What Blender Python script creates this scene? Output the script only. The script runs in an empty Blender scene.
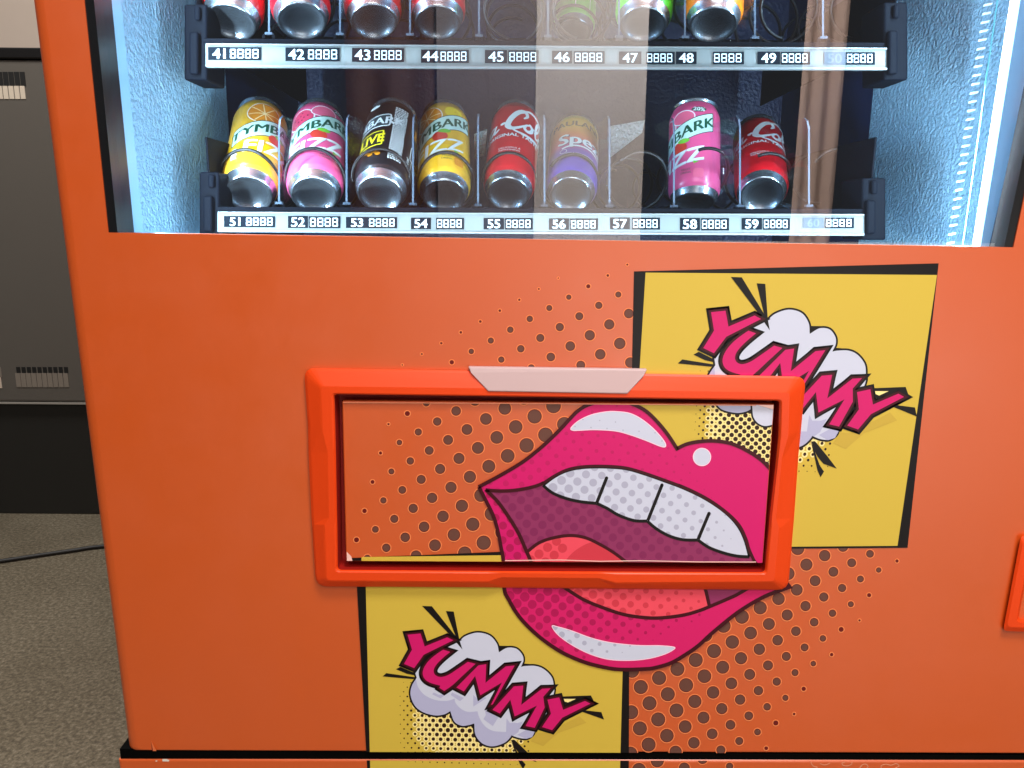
import bpy, bmesh, math, random
from mathutils import Vector, Matrix
from mathutils.geometry import tessellate_polygon
random.seed(7)
S = bpy.context.scene
COL = S.collection
PI = math.pi

# ------------------------------------------------------------------ camera
F = 769.0
CAMH, CAMD = 0.78, 0.65
CAM = Vector((0, -CAMD, CAMH))
xw = Vector((1, .008, .0024)).normalized()
dw = Vector((-.0416, 4.897, 1)).normalized()
zw = -dw
zw = (zw - xw * zw.dot(xw)).normalized()
yw = zw.cross(xw)
RT = Matrix((xw, yw, zw))                    # rows: camera vector -> world vector
def ray(px, py):
    return RT @ Vector(((px - 512) / F, (py - 384) / F, 1))
def at(px, py, Y=0.0):                       # the point seen at a pixel on the upright plane y = Y
    d = ray(px, py); return CAM + d * ((Y + CAMD) / d.y)
def at_z(px, py, z=0.0):                     # ... on the level plane
    d = ray(px, py); return CAM + d * ((z - CAMH) / d.z)

cd = bpy.data.cameras.new('camera'); cam = bpy.data.objects.new('camera', cd); COL.objects.link(cam)
rt, up, bk = RT @ Vector((1, 0, 0)), RT @ Vector((0, -1, 0)), RT @ Vector((0, 0, -1))
cam.matrix_world = Matrix(((rt.x, up.x, bk.x, CAM.x), (rt.y, up.y, bk.y, CAM.y), (rt.z, up.z, bk.z, CAM.z), (0, 0, 0, 1)))
cd.sensor_width = 36; cd.lens = F / 1024 * 36; cd.clip_start = .02; cd.clip_end = 100
S.camera = cam

# ------------------------------------------------------------------ materials
def lin(c):
    return tuple((v / 255 / 12.92) if v / 255 <= .04045 else ((v / 255 + .055) / 1.055) ** 2.4 for v in c)
MATS = {}
def mat(name, rgb=None, rough=.45, metal=0., spec=.5, bump=None, vary=0., coat=0., emit=None, estr=0., k=1.):
    if name in MATS: return MATS[name]
    m = bpy.data.materials.new(name); m.use_nodes = True
    nt = m.node_tree; b = nt.nodes['Principled BSDF']
    c = tuple(min(1, v * k) for v in lin(rgb))
    b.inputs['Base Color'].default_value = (*c, 1)
    b.inputs['Roughness'].default_value = rough; b.inputs['Metallic'].default_value = metal
    b.inputs['Specular IOR Level'].default_value = spec
    if spec >= 1: b.inputs['IOR'].default_value = 1.56
    b.inputs['Coat Weight'].default_value = coat; b.inputs['Coat Roughness'].default_value = .12
    if emit:
        b.inputs['Emission Color'].default_value = (*lin(emit), 1); b.inputs['Emission Strength'].default_value = estr
    tc = nt.nodes.new('ShaderNodeTexCoord')
    if vary:
        n = nt.nodes.new('ShaderNodeTexNoise'); n.inputs['Scale'].default_value = 9; n.inputs['Detail'].default_value = 6
        r = nt.nodes.new('ShaderNodeMapRange'); r.inputs['To Min'].default_value = 1 - vary; r.inputs['To Max'].default_value = 1 + vary
        mx = nt.nodes.new('ShaderNodeVectorMath'); mx.operation = 'SCALE'; mx.inputs[0].default_value = c
        nt.links.new(tc.outputs['Object'], n.inputs['Vector']); nt.links.new(n.outputs['Fac'], r.inputs['Value'])
        nt.links.new(r.outputs['Result'], mx.inputs['Scale']); nt.links.new(mx.outputs['Vector'], b.inputs['Base Color'])
    if bump:                                  # (scale, strength, distance, detail)
        n = nt.nodes.new('ShaderNodeTexNoise'); n.inputs['Scale'].default_value = bump[0]; n.inputs['Detail'].default_value = bump[3]
        bp = nt.nodes.new('ShaderNodeBump'); bp.inputs['Strength'].default_value = bump[1]; bp.inputs['Distance'].default_value = bump[2]
        nt.links.new(tc.outputs['Object'], n.inputs['Vector']); nt.links.new(n.outputs['Fac'], bp.inputs['Height'])
        nt.links.new(bp.outputs['Normal'], b.inputs['Normal'])
    MATS[name] = m
    return m
def clear(name, tint, fac, rough=.02, fres=1.45):
    if name in MATS: return MATS[name]
    m = bpy.data.materials.new(name); m.use_nodes = True; nt = m.node_tree; nt.nodes.clear()
    o = nt.nodes.new('ShaderNodeOutputMaterial'); t = nt.nodes.new('ShaderNodeBsdfTransparent'); g = nt.nodes.new('ShaderNodeBsdfGlossy')
    t.inputs['Color'].default_value = (*tint, 1); g.inputs['Roughness'].default_value = rough; g.inputs['Color'].default_value = (1, 1, 1, 1)
    x = nt.nodes.new('ShaderNodeMixShader')
    if fres:
        lw = nt.nodes.new('ShaderNodeFresnel'); lw.inputs['IOR'].default_value = fres
        ad = nt.nodes.new('ShaderNodeMath'); ad.operation = 'ADD'; ad.use_clamp = True; ad.inputs[1].default_value = fac
        nt.links.new(lw.outputs[0], ad.inputs[0]); nt.links.new(ad.outputs[0], x.inputs['Fac'])
    else: x.inputs['Fac'].default_value = fac
    nt.links.new(t.outputs[0], x.inputs[1]); nt.links.new(g.outputs[0], x.inputs[2]); nt.links.new(x.outputs[0], o.inputs[0])
    MATS[name] = m
    return m

# ------------------------------------------------------------------ mesh helpers
def mesh_obj(name, verts, faces, mats, mi=None, parent=None, smooth=False):
    me = bpy.data.meshes.new(name); me.from_pydata([tuple(v) for v in verts], [], faces)
    for m in (mats if isinstance(mats, (list, tuple)) else [mats]): me.materials.append(m)
    if mi: me.polygons.foreach_set('material_index', mi)
    if smooth: me.polygons.foreach_set('use_smooth', [True] * len(me.polygons))
    me.update()
    o = bpy.data.objects.new(name, me); COL.objects.link(o)
    if parent: o.parent = parent
    return o
def fixn(o):
    bm = bmesh.new(); bm.from_mesh(o.data); bmesh.ops.recalc_face_normals(bm, faces=bm.faces); bm.to_mesh(o.data); bm.free(); return o
class MB:
    def __init__(s): s.v, s.f, s.mi, s.mats = [], [], [], []
    def m(s, mt):
        if mt not in s.mats: s.mats.append(mt)
        return s.mats.index(mt)
    def box(s, a, b, mt):
        i = len(s.v); k = s.m(mt)
        for z in (a[2], b[2]):
            for x, y in ((a[0], a[1]), (b[0], a[1]), (b[0], b[1]), (a[0], b[1])): s.v.append((x, y, z))
        for f in ((3, 2, 1, 0), (4, 5, 6, 7), (0, 1, 5, 4), (1, 2, 6, 5), (2, 3, 7, 6), (3, 0, 4, 7)):
            s.f.append([i + q for q in f]); s.mi.append(k)
    def hexa(s, p, mt):                       # eight corners: front four ring, back four ring
        i = len(s.v); k = s.m(mt); s.v += [tuple(q) for q in p]
        for f in ((0, 1, 2, 3), (7, 6, 5, 4), (0, 4, 5, 1), (1, 5, 6, 2), (2, 6, 7, 3), (3, 7, 4, 0)):
            s.f.append([i + q for q in f]); s.mi.append(k)
    def face(s, pts, mt):
        i = len(s.v); s.v += [tuple(p) for p in pts]; s.f.append(list(range(i, i + len(pts)))); s.mi.append(s.m(mt))
    def tube(s, path, r, mt, n=8, closed=False):
        k = s.m(mt); i0 = len(s.v); L = len(path); path = [Vector(p) for p in path]
        prev = None
        for j, p in enumerate(path):
            t = (path[(j + 1) % L] - path[j - 1]) if closed else (path[min(j + 1, L - 1)] - path[max(j - 1, 0)])
            t.normalize()
            u = prev if prev is not None else (Vector((0, 0, 1)) if abs(t.z) < .9 else Vector((1, 0, 0)))
            u = (u - t * u.dot(t)).normalized(); w = t.cross(u); prev = u
            for q in range(n):
                a = 2 * PI * q / n; s.v.append(tuple(p + u * (r * math.cos(a)) + w * (r * math.sin(a))))
        for j in range(L if closed else L - 1):
            for q in range(n):
                a, b = i0 + j * n, i0 + ((j + 1) % L) * n
                s.f.append([a + q, a + (q + 1) % n, b + (q + 1) % n, b + q]); s.mi.append(k)
        if not closed:
            s.f.append([i0 + q for q in range(n)][::-1]); s.mi.append(k)
            s.f.append([i0 + (L - 1) * n + q for q in range(n)]); s.mi.append(k)
    def build(s, name, parent=None, smooth=False, bevel=0, seg=2):
        o = mesh_obj(name, s.v, s.f, s.mats, s.mi, parent, smooth)
        fixn(o)
        if bevel:
            b = o.modifiers.new('bevel', 'BEVEL'); b.width = bevel; b.segments = seg; b.limit_method = 'ANGLE'; b.angle_limit = math.radians(40)
        return o
def thing(name, label, cat, loc=(0, 0, 0), group=None):
    o = bpy.data.objects.new(name, None); COL.objects.link(o); o.location = loc; o.empty_display_size = .02
    o['label'] = label; o['category'] = cat
    if group: o['group'] = group
    return o
def tag(o, label=None, cat=None, group=None, kind=None):
    for k, v in (('label', label), ('category', cat), ('group', group), ('kind', kind)):
        if v: o[k] = v
    return o

# ------------------------------------------------------------------ 2-D drawing
def cr(pts, n=6, closed=False):               # Catmull-Rom smoothing
    P = [Vector((p[0], p[1])) for p in pts]; out = []; L = len(P)
    for i in range(L if closed else L - 1):
        a, b, c, d = (P[i - 1] if (i or closed) else P[0]), P[i], P[(i + 1) % L], (P[(i + 2) % L] if (closed or i + 2 < L) else P[-1])
        for k in range(n):
            t = k / n
            out.append(.5 * ((2 * b) + (c - a) * t + (2 * a - 5 * b + 4 * c - d) * t * t + (3 * b - a - 3 * c + d) * t ** 3))
    if not closed: out.append(P[-1])
    return [(p.x, p.y) for p in out]
def tris(poly):
    v = [Vector((p[0], p[1], 0)) for p in poly]
    return [[(v[i].x, v[i].y) for i in t] for t in tessellate_polygon([v])]
def area(p): return .5 * sum(p[i][0] * p[(i + 1) % len(p)][1] - p[(i + 1) % len(p)][0] * p[i][1] for i in range(len(p)))
def half(poly, a, b, keep=1):                 # keep the side of line ab where cross*keep >= 0
    out = []; L = len(poly)
    def sd(p): return keep * ((b[0] - a[0]) * (p[1] - a[1]) - (b[1] - a[1]) * (p[0] - a[0]))
    for i in range(L):
        p, q = poly[i], poly[(i + 1) % L]; sp, sq = sd(p), sd(q)
        if sp >= 0: out.append(p)
        if (sp > 0 and sq < 0) or (sp < 0 and sq > 0):
            t = sp / (sp - sq); out.append((p[0] + (q[0] - p[0]) * t, p[1] + (q[1] - p[1]) * t))
    return out if len(out) > 2 else None
def inter(poly, cv):
    s = 1 if area(cv) > 0 else -1
    for i in range(len(cv)):
        poly = half(poly, cv[i], cv[(i + 1) % len(cv)], s)
        if not poly: return None
    return poly
def minus(poly, cv):
    s = 1 if area(cv) > 0 else -1; out = []
    for i in range(len(cv)):
        o = half(poly, cv[i], cv[(i + 1) % len(cv)], -s)
        if o: out.append(o)
        poly = half(poly, cv[i], cv[(i + 1) % len(cv)], s)
        if not poly: break
    return out
def circle(c, r, n=20, sy=1.): return [(c[0] + r * math.cos(2 * PI * k / n), c[1] + r * sy * math.sin(2 * PI * k / n)) for k in range(n)]
def ribbon(pts, w, closed=False):             # quads of a stroked line
    P = [Vector((p[0], p[1])) for p in pts]; L = len(P); W = w if isinstance(w, (list, tuple)) else [w] * L
    A, B = [], []
    for i in range(L):
        d0 = (P[i] - P[i - 1]) if (i or closed) else (P[1] - P[0])
        d1 = (P[(i + 1) % L] - P[i]) if (i < L - 1 or closed) else d0
        d0 = d0.normalized(); d1 = d1.normalized() if d1.length > 1e-9 else d0
        n = Vector((-d0.y - d1.y, d0.x + d1.x))
        n = n.normalized() if n.length > 1e-6 else Vector((-d0.y, d0.x))
        c = max(.45, n.dot(Vector((-d1.y, d1.x)))); h = W[i] / 2 / c
        A.append(P[i] + n * h); B.append(P[i] - n * h)
    q = []
    for i in range(L if closed else L - 1):
        j = (i + 1) % L; q.append([tuple(A[i]), tuple(A[j]), tuple(B[j]), tuple(B[i])])
    return q
def offset_poly(pts, d):
    if area(pts) < 0: pts = pts[::-1]
    out = []; L = len(pts)
    for i in range(L):
        p = Vector(pts[i][:2]); a = (p - Vector(pts[i - 1][:2])).normalized(); b = (Vector(pts[(i + 1) % L][:2]) - p).normalized()
        n = Vector((a.y + b.y, -a.x - b.x)); n = n.normalized() if n.length > 1e-6 else Vector((a.y, -a.x))
        c = max(.35, n.dot(Vector((b.y, -b.x)))); out.append(tuple(p + n * (d / c)))
    return out
FONT = {}
def text(s, x=0, y=0, h=1., align='C', bold=.0, shear=0., rot=0., sx=1., flip=False):
    """polygons of a line of writing: cap height h, y up (flip: y down)"""
    key = (s, bold, shear)
    if key not in FONT:
        cu = bpy.data.curves.new('t', 'FONT'); cu.body = s; cu.offset = bold; cu.shear = shear; cu.resolution_u = 3
        ob = bpy.data.objects.new('t', cu); COL.objects.link(ob)
        dg = bpy.context.evaluated_depsgraph_get(); dg.update()
        me = ob.evaluated_get(dg).to_mesh()
        FONT[key] = [[(me.vertices[i].co.x, me.vertices[i].co.y) for i in p.vertices] for p in me.polygons]
        ob.evaluated_get(dg).to_mesh_clear(); bpy.data.objects.remove(ob); bpy.data.curves.remove(cu)
    T = FONT[key]; xs = [p[0] for t in T for p in t]; ys = [p[1] for t in T for p in t]
    if not xs: return []
    x0, x1 = min(xs), max(xs); k = h / .7
    ox = {'C': (x0 + x1) / 2, 'L': x0, 'R': x1}[align]; c, s_ = math.cos(rot), math.sin(rot); out = []
    for t in T:
        q = []
        for px, py in t:
            a, b = (px - ox) * k * sx, py * k
            if flip: b = -b
            q.append((x + a * c - b * s_, y + a * s_ + b * c))
        out.append(q)
    return out
class Sheet:                                  # stack of flat printed shapes on one surface
    def __init__(s, proj, keep=None, cut=None): s.proj, s.keep, s.cut, s.mb, s.layer = proj, keep or [], cut, MB(), 0
    def put(s, polys, mt, up=True):
        if up: s.layer += 1
        for p in polys:
            for t in ([p] if len(p) <= 3 else tris(p)):
                if abs(area(t)) < 1e-7: continue
                for kv in s.keep:
                    t = inter(t, kv) if t else None
                if not t: continue
                for q in (minus(t, s.cut) if s.cut else [t]):
                    if q and abs(area(q)) > 1e-6: s.mb.face([s.proj(x, y, s.layer) for x, y in q], mt)
    def quads(s, qs, mt, up=True): s.put(qs, mt, up)
    def build(s, name, parent):
        return mesh_obj(name, s.mb.v, s.mb.f, s.mb.mats, s.mb.mi, parent) if s.mb.f else None
def write(sh, mt, b, tf, *a, **k):            # heavy lettering: the same line printed three times, a hair apart
    for i, d in enumerate((-b, 0, b) if b else (0,)):
        sh.put([tf([(x + d, y + (abs(d) * .4)) for x, y in t]) for t in text(*a, **k)], mt)
def dots_in(region, lattice, rf, n=16):       # circles clipped to a region
    T = tris(region) if region else None; out = []
    if T: bb = [(min(p[0] for p in t), max(p[0] for p in t), min(p[1] for p in t), max(p[1] for p in t)) for t in T]
    for c in lattice:
        r = rf(*c)
        if r < .35: continue
        C = circle(c, r, n)
        if not T: out.append(C); continue
        for t, b in zip(T, bb):
            if c[0] + r < b[0] or c[0] - r > b[1] or c[1] + r < b[2] or c[1] - r > b[3]: continue
            q = inter(t, C)
            if q: out.append(q)
    return out
def lattice(o, a, b, M, N): return [(o[0] + a[0] * m + b[0] * n, o[1] + a[1] * m + b[1] * n) for m in M for n in N]

# ------------------------------------------------------------------ palette of printed inks
ORANGE = (200, 79, 8)
paint = mat('orange_paint', ORANGE, .42, spec=1., vary=.03)
plastic = mat('orange_plastic', (224, 66, 14), .42, spec=.3)
yel = mat('print_yellow', (206, 176, 66), .42, spec=.3); black = mat('print_black', (12, 7, 10), .42, spec=.3); maroon = mat('print_maroon', (62, 2, 18), .42, spec=.3)
pink = mat('print_pink', (206, 18, 104), .42, spec=.3); pinkdot = mat('print_pink_dot', (190, 18, 94), .42, spec=.3); pinkdk = mat('print_magenta', (208, 24, 100), .42, spec=.3); pinkdkdot = mat('print_magenta_dot', (172, 12, 80), .42, spec=.3)
mouth = mat('print_plum', (140, 46, 92), .42, spec=.3); mouthdot = mat('print_plum_dot', (128, 36, 84), .42, spec=.3)
tong = mat('print_coral', (232, 74, 92), .42, spec=.3); tongdot = mat('print_coral_dot', (204, 54, 70), .42, spec=.3)
white = mat('print_white', (200, 203, 222), .42, spec=.3); greydot = mat('print_lavender_dot', (172, 172, 194), .42, spec=.3); lav = mat('print_lavender', (176, 176, 208), .42, spec=.3)
paleedge = mat('print_pale_pink', (250, 205, 228), .42, spec=.3)
brown = mat('print_brown', (102, 64, 54), .42, spec=.3); rust = mat('print_rust', (104, 22, 18), .42, spec=.3); halo = mat('print_halo', (236, 134, 80), .42, spec=.3)
cream = mat('print_cream', (246, 226, 150), .42, spec=.3); dkbrown = mat('print_dark_brown', (46, 20, 12), .42, spec=.3); olive = mat('print_olive', (196, 164, 62), .42, spec=.3)
EPS = .000025

# ------------------------------------------------------------------ the machine
machine = thing('vending_machine', 'orange drinks vending machine with comic lips print and lit glass window', 'vending machine', (0.04, 0, 0))
VM = machine.location.copy()
def mp(o):                                    # keep a part's coordinates when it goes under the machine
    o.parent = machine; o.matrix_parent_inverse = Matrix.Translation(VM).inverted(); return o

HOLE = [(326, 389), (786.5, 395.5), (771.5, 578), (331, 576)]        # opening of the delivery hatch
WIN = [(58, -250), (108, 232.5), (1013.5, 247.3), (1120, -250)]
def offset_quad(q, d):                        # inward, each side its own distance (x,z plane, points in order)
    n = len(q); L = []
    c = sum((Vector(p) for p in q), Vector((0, 0))) / n
    for i in range(n):
        a, b = Vector(q[i]), Vector(q[(i + 1) % n]); t = (b - a).normalized(); nn = Vector((-t.y, t.x))
        if (c - a).dot(nn) < 0: nn = -nn
        L.append((a + nn * d[i], t))
    out = []
    for i in range(n):
        (p, t), (r, u) = L[i - 1], L[i]
        den = t.x * u.y - t.y * u.x; k = ((r - p).x * u.y - (r - p).y * u.x) / den
        out.append(p + t * k)
    return out
def rounded(q, r, n=5):
    out = []; L = len(q)
    for i in range(L):
        p, a, b = Vector(q[i]), Vector(q[i - 1]), Vector(q[(i + 1) % L])
        rr = r[i] if isinstance(r, (list, tuple)) else r
        u, v = (a - p).normalized(), (b - p).normalized(); A, B = p + u * rr, p + v * rr
        for k in range(n):
            t = k / (n - 1); out.append((A * (1 - t) ** 2 + p * 2 * t * (1 - t) + B * t * t))
    return out
def slab(name, q, insets, depth, mt, holes=(), holedepth=.03, r=.004):
    """panel in the x-z plane with softly rounded front edges and openings"""
    v, f = [], []
    rings = []
    for k in range(6):
        t = k / 5 * PI / 2
        ins = [d * (1 - math.sin(t)) for d in insets]; Y = max(insets) * .6 * (1 - math.cos(t))
        rings.append([(p.x, Y, p.y) for p in rounded(offset_quad(q, ins), r)])
    rings.append([(x, depth, z) for x, y, z in rings[-1]])
    n = len(rings[0])
    for R_ in rings: v += R_
    for j in range(len(rings) - 1):
        for i in range(n):
            a, b = j * n, (j + 1) * n; f.append([a + i, a + (i + 1) % n, b + (i + 1) % n, b + i])
    loops = [[Vector((x, z, 0)) for x, y, z in rings[0]]]
    idx = list(range(n))
    for h in holes:
        i0 = len(v); hl = [(p.x, 0, p.z) for p in h]; m = len(hl); v += hl; idx += list(range(i0, i0 + m))
        loops.append([Vector((x, z, 0)) for x, y, z in hl])
        v += [(x, holedepth, z) for x, y, z in hl]
        for i in range(m): f.append([i0 + i, i0 + (i + 1) % m, i0 + m + (i + 1) % m, i0 + m + i])
    flat = len(f)
    for t in tessellate_polygon(loops): f.append([idx[i] for i in t])
    o = mesh_obj(name, v, f, mt)
    fixn(o)
    for i, p in enumerate(o.data.polygons): p.use_smooth = i < n * 5
    return mp(o)
def xz(px, py, Y=0): p = at(px, py, Y); return Vector((p.x, p.z))
door_q = [xz(0 - 4, -270), xz(127, 752), xz(1200, 755.5), xz(1200, -270)]
# straight left edge of the door
L0, L1 = xz(30, 0), xz(127, 752); dz = (xz(0, -270).y - L1.y); door_q[0] = Vector((L1.x + (L0.x - L1.x) * dz / (L0.y - L1.y), xz(0, -270).y)); door_q[1] = L1
door = slab('door_panel', door_q, [.011, .003, .01, .01], .06, paint,
            holes=[[at(*p) for p in HOLE], [at(*p) for p in WIN]], r=.005)
kick_q = [xz(118, 759.5), xz(140, 900), xz(1200, 900), xz(1200, 761)]
kick = slab('kick_panel', kick_q, [.003, .003, .003, .0025], .05, paint, r=.001)
kick['label'] = 'orange kick panel under the black gap'
b = MB(); dark = mat('dark_gap', (3, 3, 3), .7, spec=.05)
p0, p1 = at(127, 749, .0012), at(1200, 778, .0012)
b.box((p0.x - .007, .0012, p1.z), (p1.x, .0555, p0.z), dark); mp(b.build('inner_base'))
# scratch: a dent in the film near the corner
b = MB(); scr = mat('film_edge', (232, 120, 70), .3)
b.face([at(151, 740, -.0004), at(156.5, 751, -.0012), at(153, 751, -.0004)], scr)
b.face([at(151, 740, -.0004), at(153, 751, -.0004), at(152.2, 751, -.0008)], rust)
mp(b.build('peeled_film'))
chip = mat('paint_chip', (225, 215, 205), .6)
b = MB()
for (x, y, w, h) in ((165, 760.2, 2.6, 1.2), (168, 760.6, 1.4, .9), (156.5, 761, 1, .6)):
    b.face([at(px, py, -.0003) for px, py in rounded([(x - w, y - h), (x + w, y - h), (x + w * .7, y + h), (x - w, y + h)], .5, 3)], chip)
mp(b.build('paint_chip'))

b = MB(); film = mat('film_residue', (224, 150, 118), .25)
for P in ([(811, 761.6), (811.6, 764), (814, 766.5), (817, 767), (816, 769)], [(852, 761.5), (851.5, 764), (848, 765.8), (843.5, 765.5), (842, 763.2), (845, 762)], [(866, 764), (863, 764.4), (860.5, 766.5), (859.5, 769)], [(866, 764), (868, 766.5), (866.5, 769)], [(881, 768.5), (881.5, 765.5), (886, 764.2), (891, 765.2), (896, 763.6), (899, 766), (895, 768)], [(820, 763.5), (825, 765), (830, 763)]):
    for q_ in ribbon(cr(P, 4), .8): b.face([at(px, py, -.0003) for px, py in q_], film)
mp(b.build('film_residue'))
# cabinet carcass behind the door
b = MB(); q = door_q
xr = q[2].x
b.box((L1.x + .003, .062, .02), (L1.x + .008, .80, 1.6), paint)
mp(b.build('cabinet_side', bevel=.004))
b = MB(); b.box((xr - .012, .062, .02), (xr - .004, .80, 1.6), paint); mp(b.build('cabinet_side', bevel=.004))

# faint handling marks: the gloss of the paint varies
nt = paint.node_tree; tc_ = nt.nodes.new('ShaderNodeTexCoord'); nz = nt.nodes.new('ShaderNodeTexNoise'); nz.inputs['Scale'].default_value = 7; nz.inputs['Detail'].default_value = 9; nz.inputs['Roughness'].default_value = .7
mr_ = nt.nodes.new('ShaderNodeMapRange'); mr_.inputs['From Min'].default_value = .3; mr_.inputs['From Max'].default_value = .7; mr_.inputs['To Min'].default_value = .33; mr_.inputs['To Max'].default_value = .52
nt.links.new(tc_.outputs['Object'], nz.inputs['Vector']); nt.links.new(nz.outputs['Fac'], mr_.inputs['Value']); nt.links.new(mr_.outputs['Result'], nt.nodes['Principled BSDF'].inputs['Roughness'])
# ---------------- artwork
def px_proj(Y0): return lambda x, y, l: at(x, y, Y0 - .00025 - EPS * l)
DOORKEEP = [[(-100, -300), (1300, -300), (1300, 755.2), (127, 751.2), (-100, 750.5)]]
KICKKEEP = [[(-100, 760), (1300, 761.4), (1300, 900), (-100, 900)]]
FLAP = [(342, 401), (774.5, 404), (763, 563.5), (346, 561.5)]
FK = [[(343, 402), (773.5, 405), (762.2, 562.8), (347, 560.8)]]
YF = -.003

A_, B_ = (29.8, 7.95), (-18.9, 10.5)
def orange_dots(sh, cs, rf):
    big = [(c, rf(*c)) for c in cs]; big = [x for x in big if x[1] > .6]
    sh.put([circle(c, r + .9, 20) for c, r in big], halo)
    sh.put([circle(c, r, 20) for c, r in big], rust)
    sh.put([circle(c, r - .75, 20) for c, r in big if r > 2.6], brown)
# upper left cluster on the door
def door_dots_up(sh):
    for m in range(-1, 7):
        for n in range(-7, 8):
            pass
    R = {-1: 1.35, 0: 3.25, 1: 4.15, 2: 5.2, 3: 5.9, 4: 6.3, 5: 6.6}
    cs = {}
    for m in R:
        for n in range(-7, 6):
            c = (510.3 + 30 * m - 19.5 * n, 329.7 + 8.2 * m + 10.85 * n)
            if c[0] < 640 and c[1] < 380: cs[c] = R[m] * max(.3, 1 - .028 * (n + .4 + .5 * m) ** 2)
    orange_dots(sh, list(cs), lambda x, y: cs[(x, y)])
def door_dots_low(sh):
    cs = [c for c in lattice((824.7, 555.6), (27, 7.2), (-18.3, 9), range(-20, 20), range(-25, 30)) if c[0] > 624 and 545 < c[1] < 775]
    def rf(x, y):
        s = .825 * x + .566 * y
        return min(7.1, 7.3 * math.sqrt(max(0, (1063 - s) / 110))) if s < 1063 else 0
    orange_dots(sh, cs, rf)
def flap_dots(sh):
    cs = [c for c in lattice((456.1, 411), A_, B_, range(-9, 10), range(-6, 18)) if 346 < c[0] < 600 and 395 < c[1] < 566]
    def rf(x, y):
        u = x + .4 * (y - 411); return min(7.4, 7.3 * math.sqrt(max(0, (u - 390) / 150)))
    orange_dots(sh, cs, rf)

up_outer = cr([(478.6, 487), (501, 475), (521.6, 462.7), (537, 451), (551, 438.5), (562, 427.5), (571.6, 417), (579, 410), (588.8, 404.6), (605, 400.5), (622, 401), (637, 406), (648, 412.6), (659, 423.6), (668.4, 435.3), (677, 448.6)]) \
    + cr([(677, 448.6), (687, 444), (699.7, 441.5), (713.7, 440.8), (729.4, 443), (743.4, 448.6), (757.5, 457), (767.7, 466), (782, 484), (796, 512), (800, 545), (787, 588)])[1:]
low_outer = cr([(479, 487), (485.6, 500), (493.4, 516), (498, 531.6), (501, 547), (503.4, 561), (504.4, 589), (508.8, 599.7), (518, 615), (530.6, 629), (546, 642), (565, 654), (587, 663), (608.8, 668.2), (624, 669.6), (646, 669), (655.6, 667.7), (671, 663), (685, 655), (698, 646), (710, 635), (723, 624), (737, 613), (752.5, 603), (768, 595), (787, 588)])
mouth_up = cr([(485.6, 490), (501, 491), (517, 490), (532.5, 487), (542, 483.6), (554, 476), (567, 469.7), (582.5, 466.6), (603, 466), (625, 467.6), (643.4, 472.6), (664, 479.8), (685.6, 488), (707.5, 499), (726, 512), (739, 525), (746, 539), (749, 549), (754.4, 561), (757.5, 565), (766, 577)])
mouth_low_f = cr([(485.6, 489.4), (498, 502), (509, 517.5), (518.4, 533), (524.7, 547), (531, 562), (534, 572)])
mouth_low_d = cr([(545, 575), (568, 590), (583.8, 599.7), (602.5, 607.5), (624, 614.5), (646, 617.7), (663.4, 617.7), (683.8, 615), (699.4, 610.6), (710, 606.4), (727.5, 599), (740, 593), (766, 577)])
teeth_top = cr([(543, 485.3), (554, 477), (567, 470.7), (582.5, 467.6), (603, 467), (625, 468.6), (643.4, 473.6), (664, 480.8), (685.6, 489), (707.5, 500), (726, 513), (738, 526), (745, 540), (749.5, 556.5)])
t1 = cr([(543, 485.3), (552.8, 493), (567, 498.6), (581, 501.7), (596.6, 503.3)]); t2 = cr([(596.6, 503.3), (607.5, 508.5), (618.4, 515), (634, 520.5), (647.3, 521)])
t3 = cr([(647.3, 521), (656, 528.4), (668.4, 535.5), (682.5, 539.6), (698, 540)]); t4 = cr([(698, 540), (709, 547.4), (723, 552.7), (737, 556), (749.5, 556.8)])
teeth_low = t1 + t2[1:] + t3[1:] + t4[1:]
tong_arc = cr([(527, 552), (538.8, 543), (552.8, 538), (570, 535.5), (585.6, 537.8), (601, 545), (613.8, 552.7), (626, 562), (634, 570)])
LA, LB = (15.8, 1.1), (-8.64, 7.14)
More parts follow.
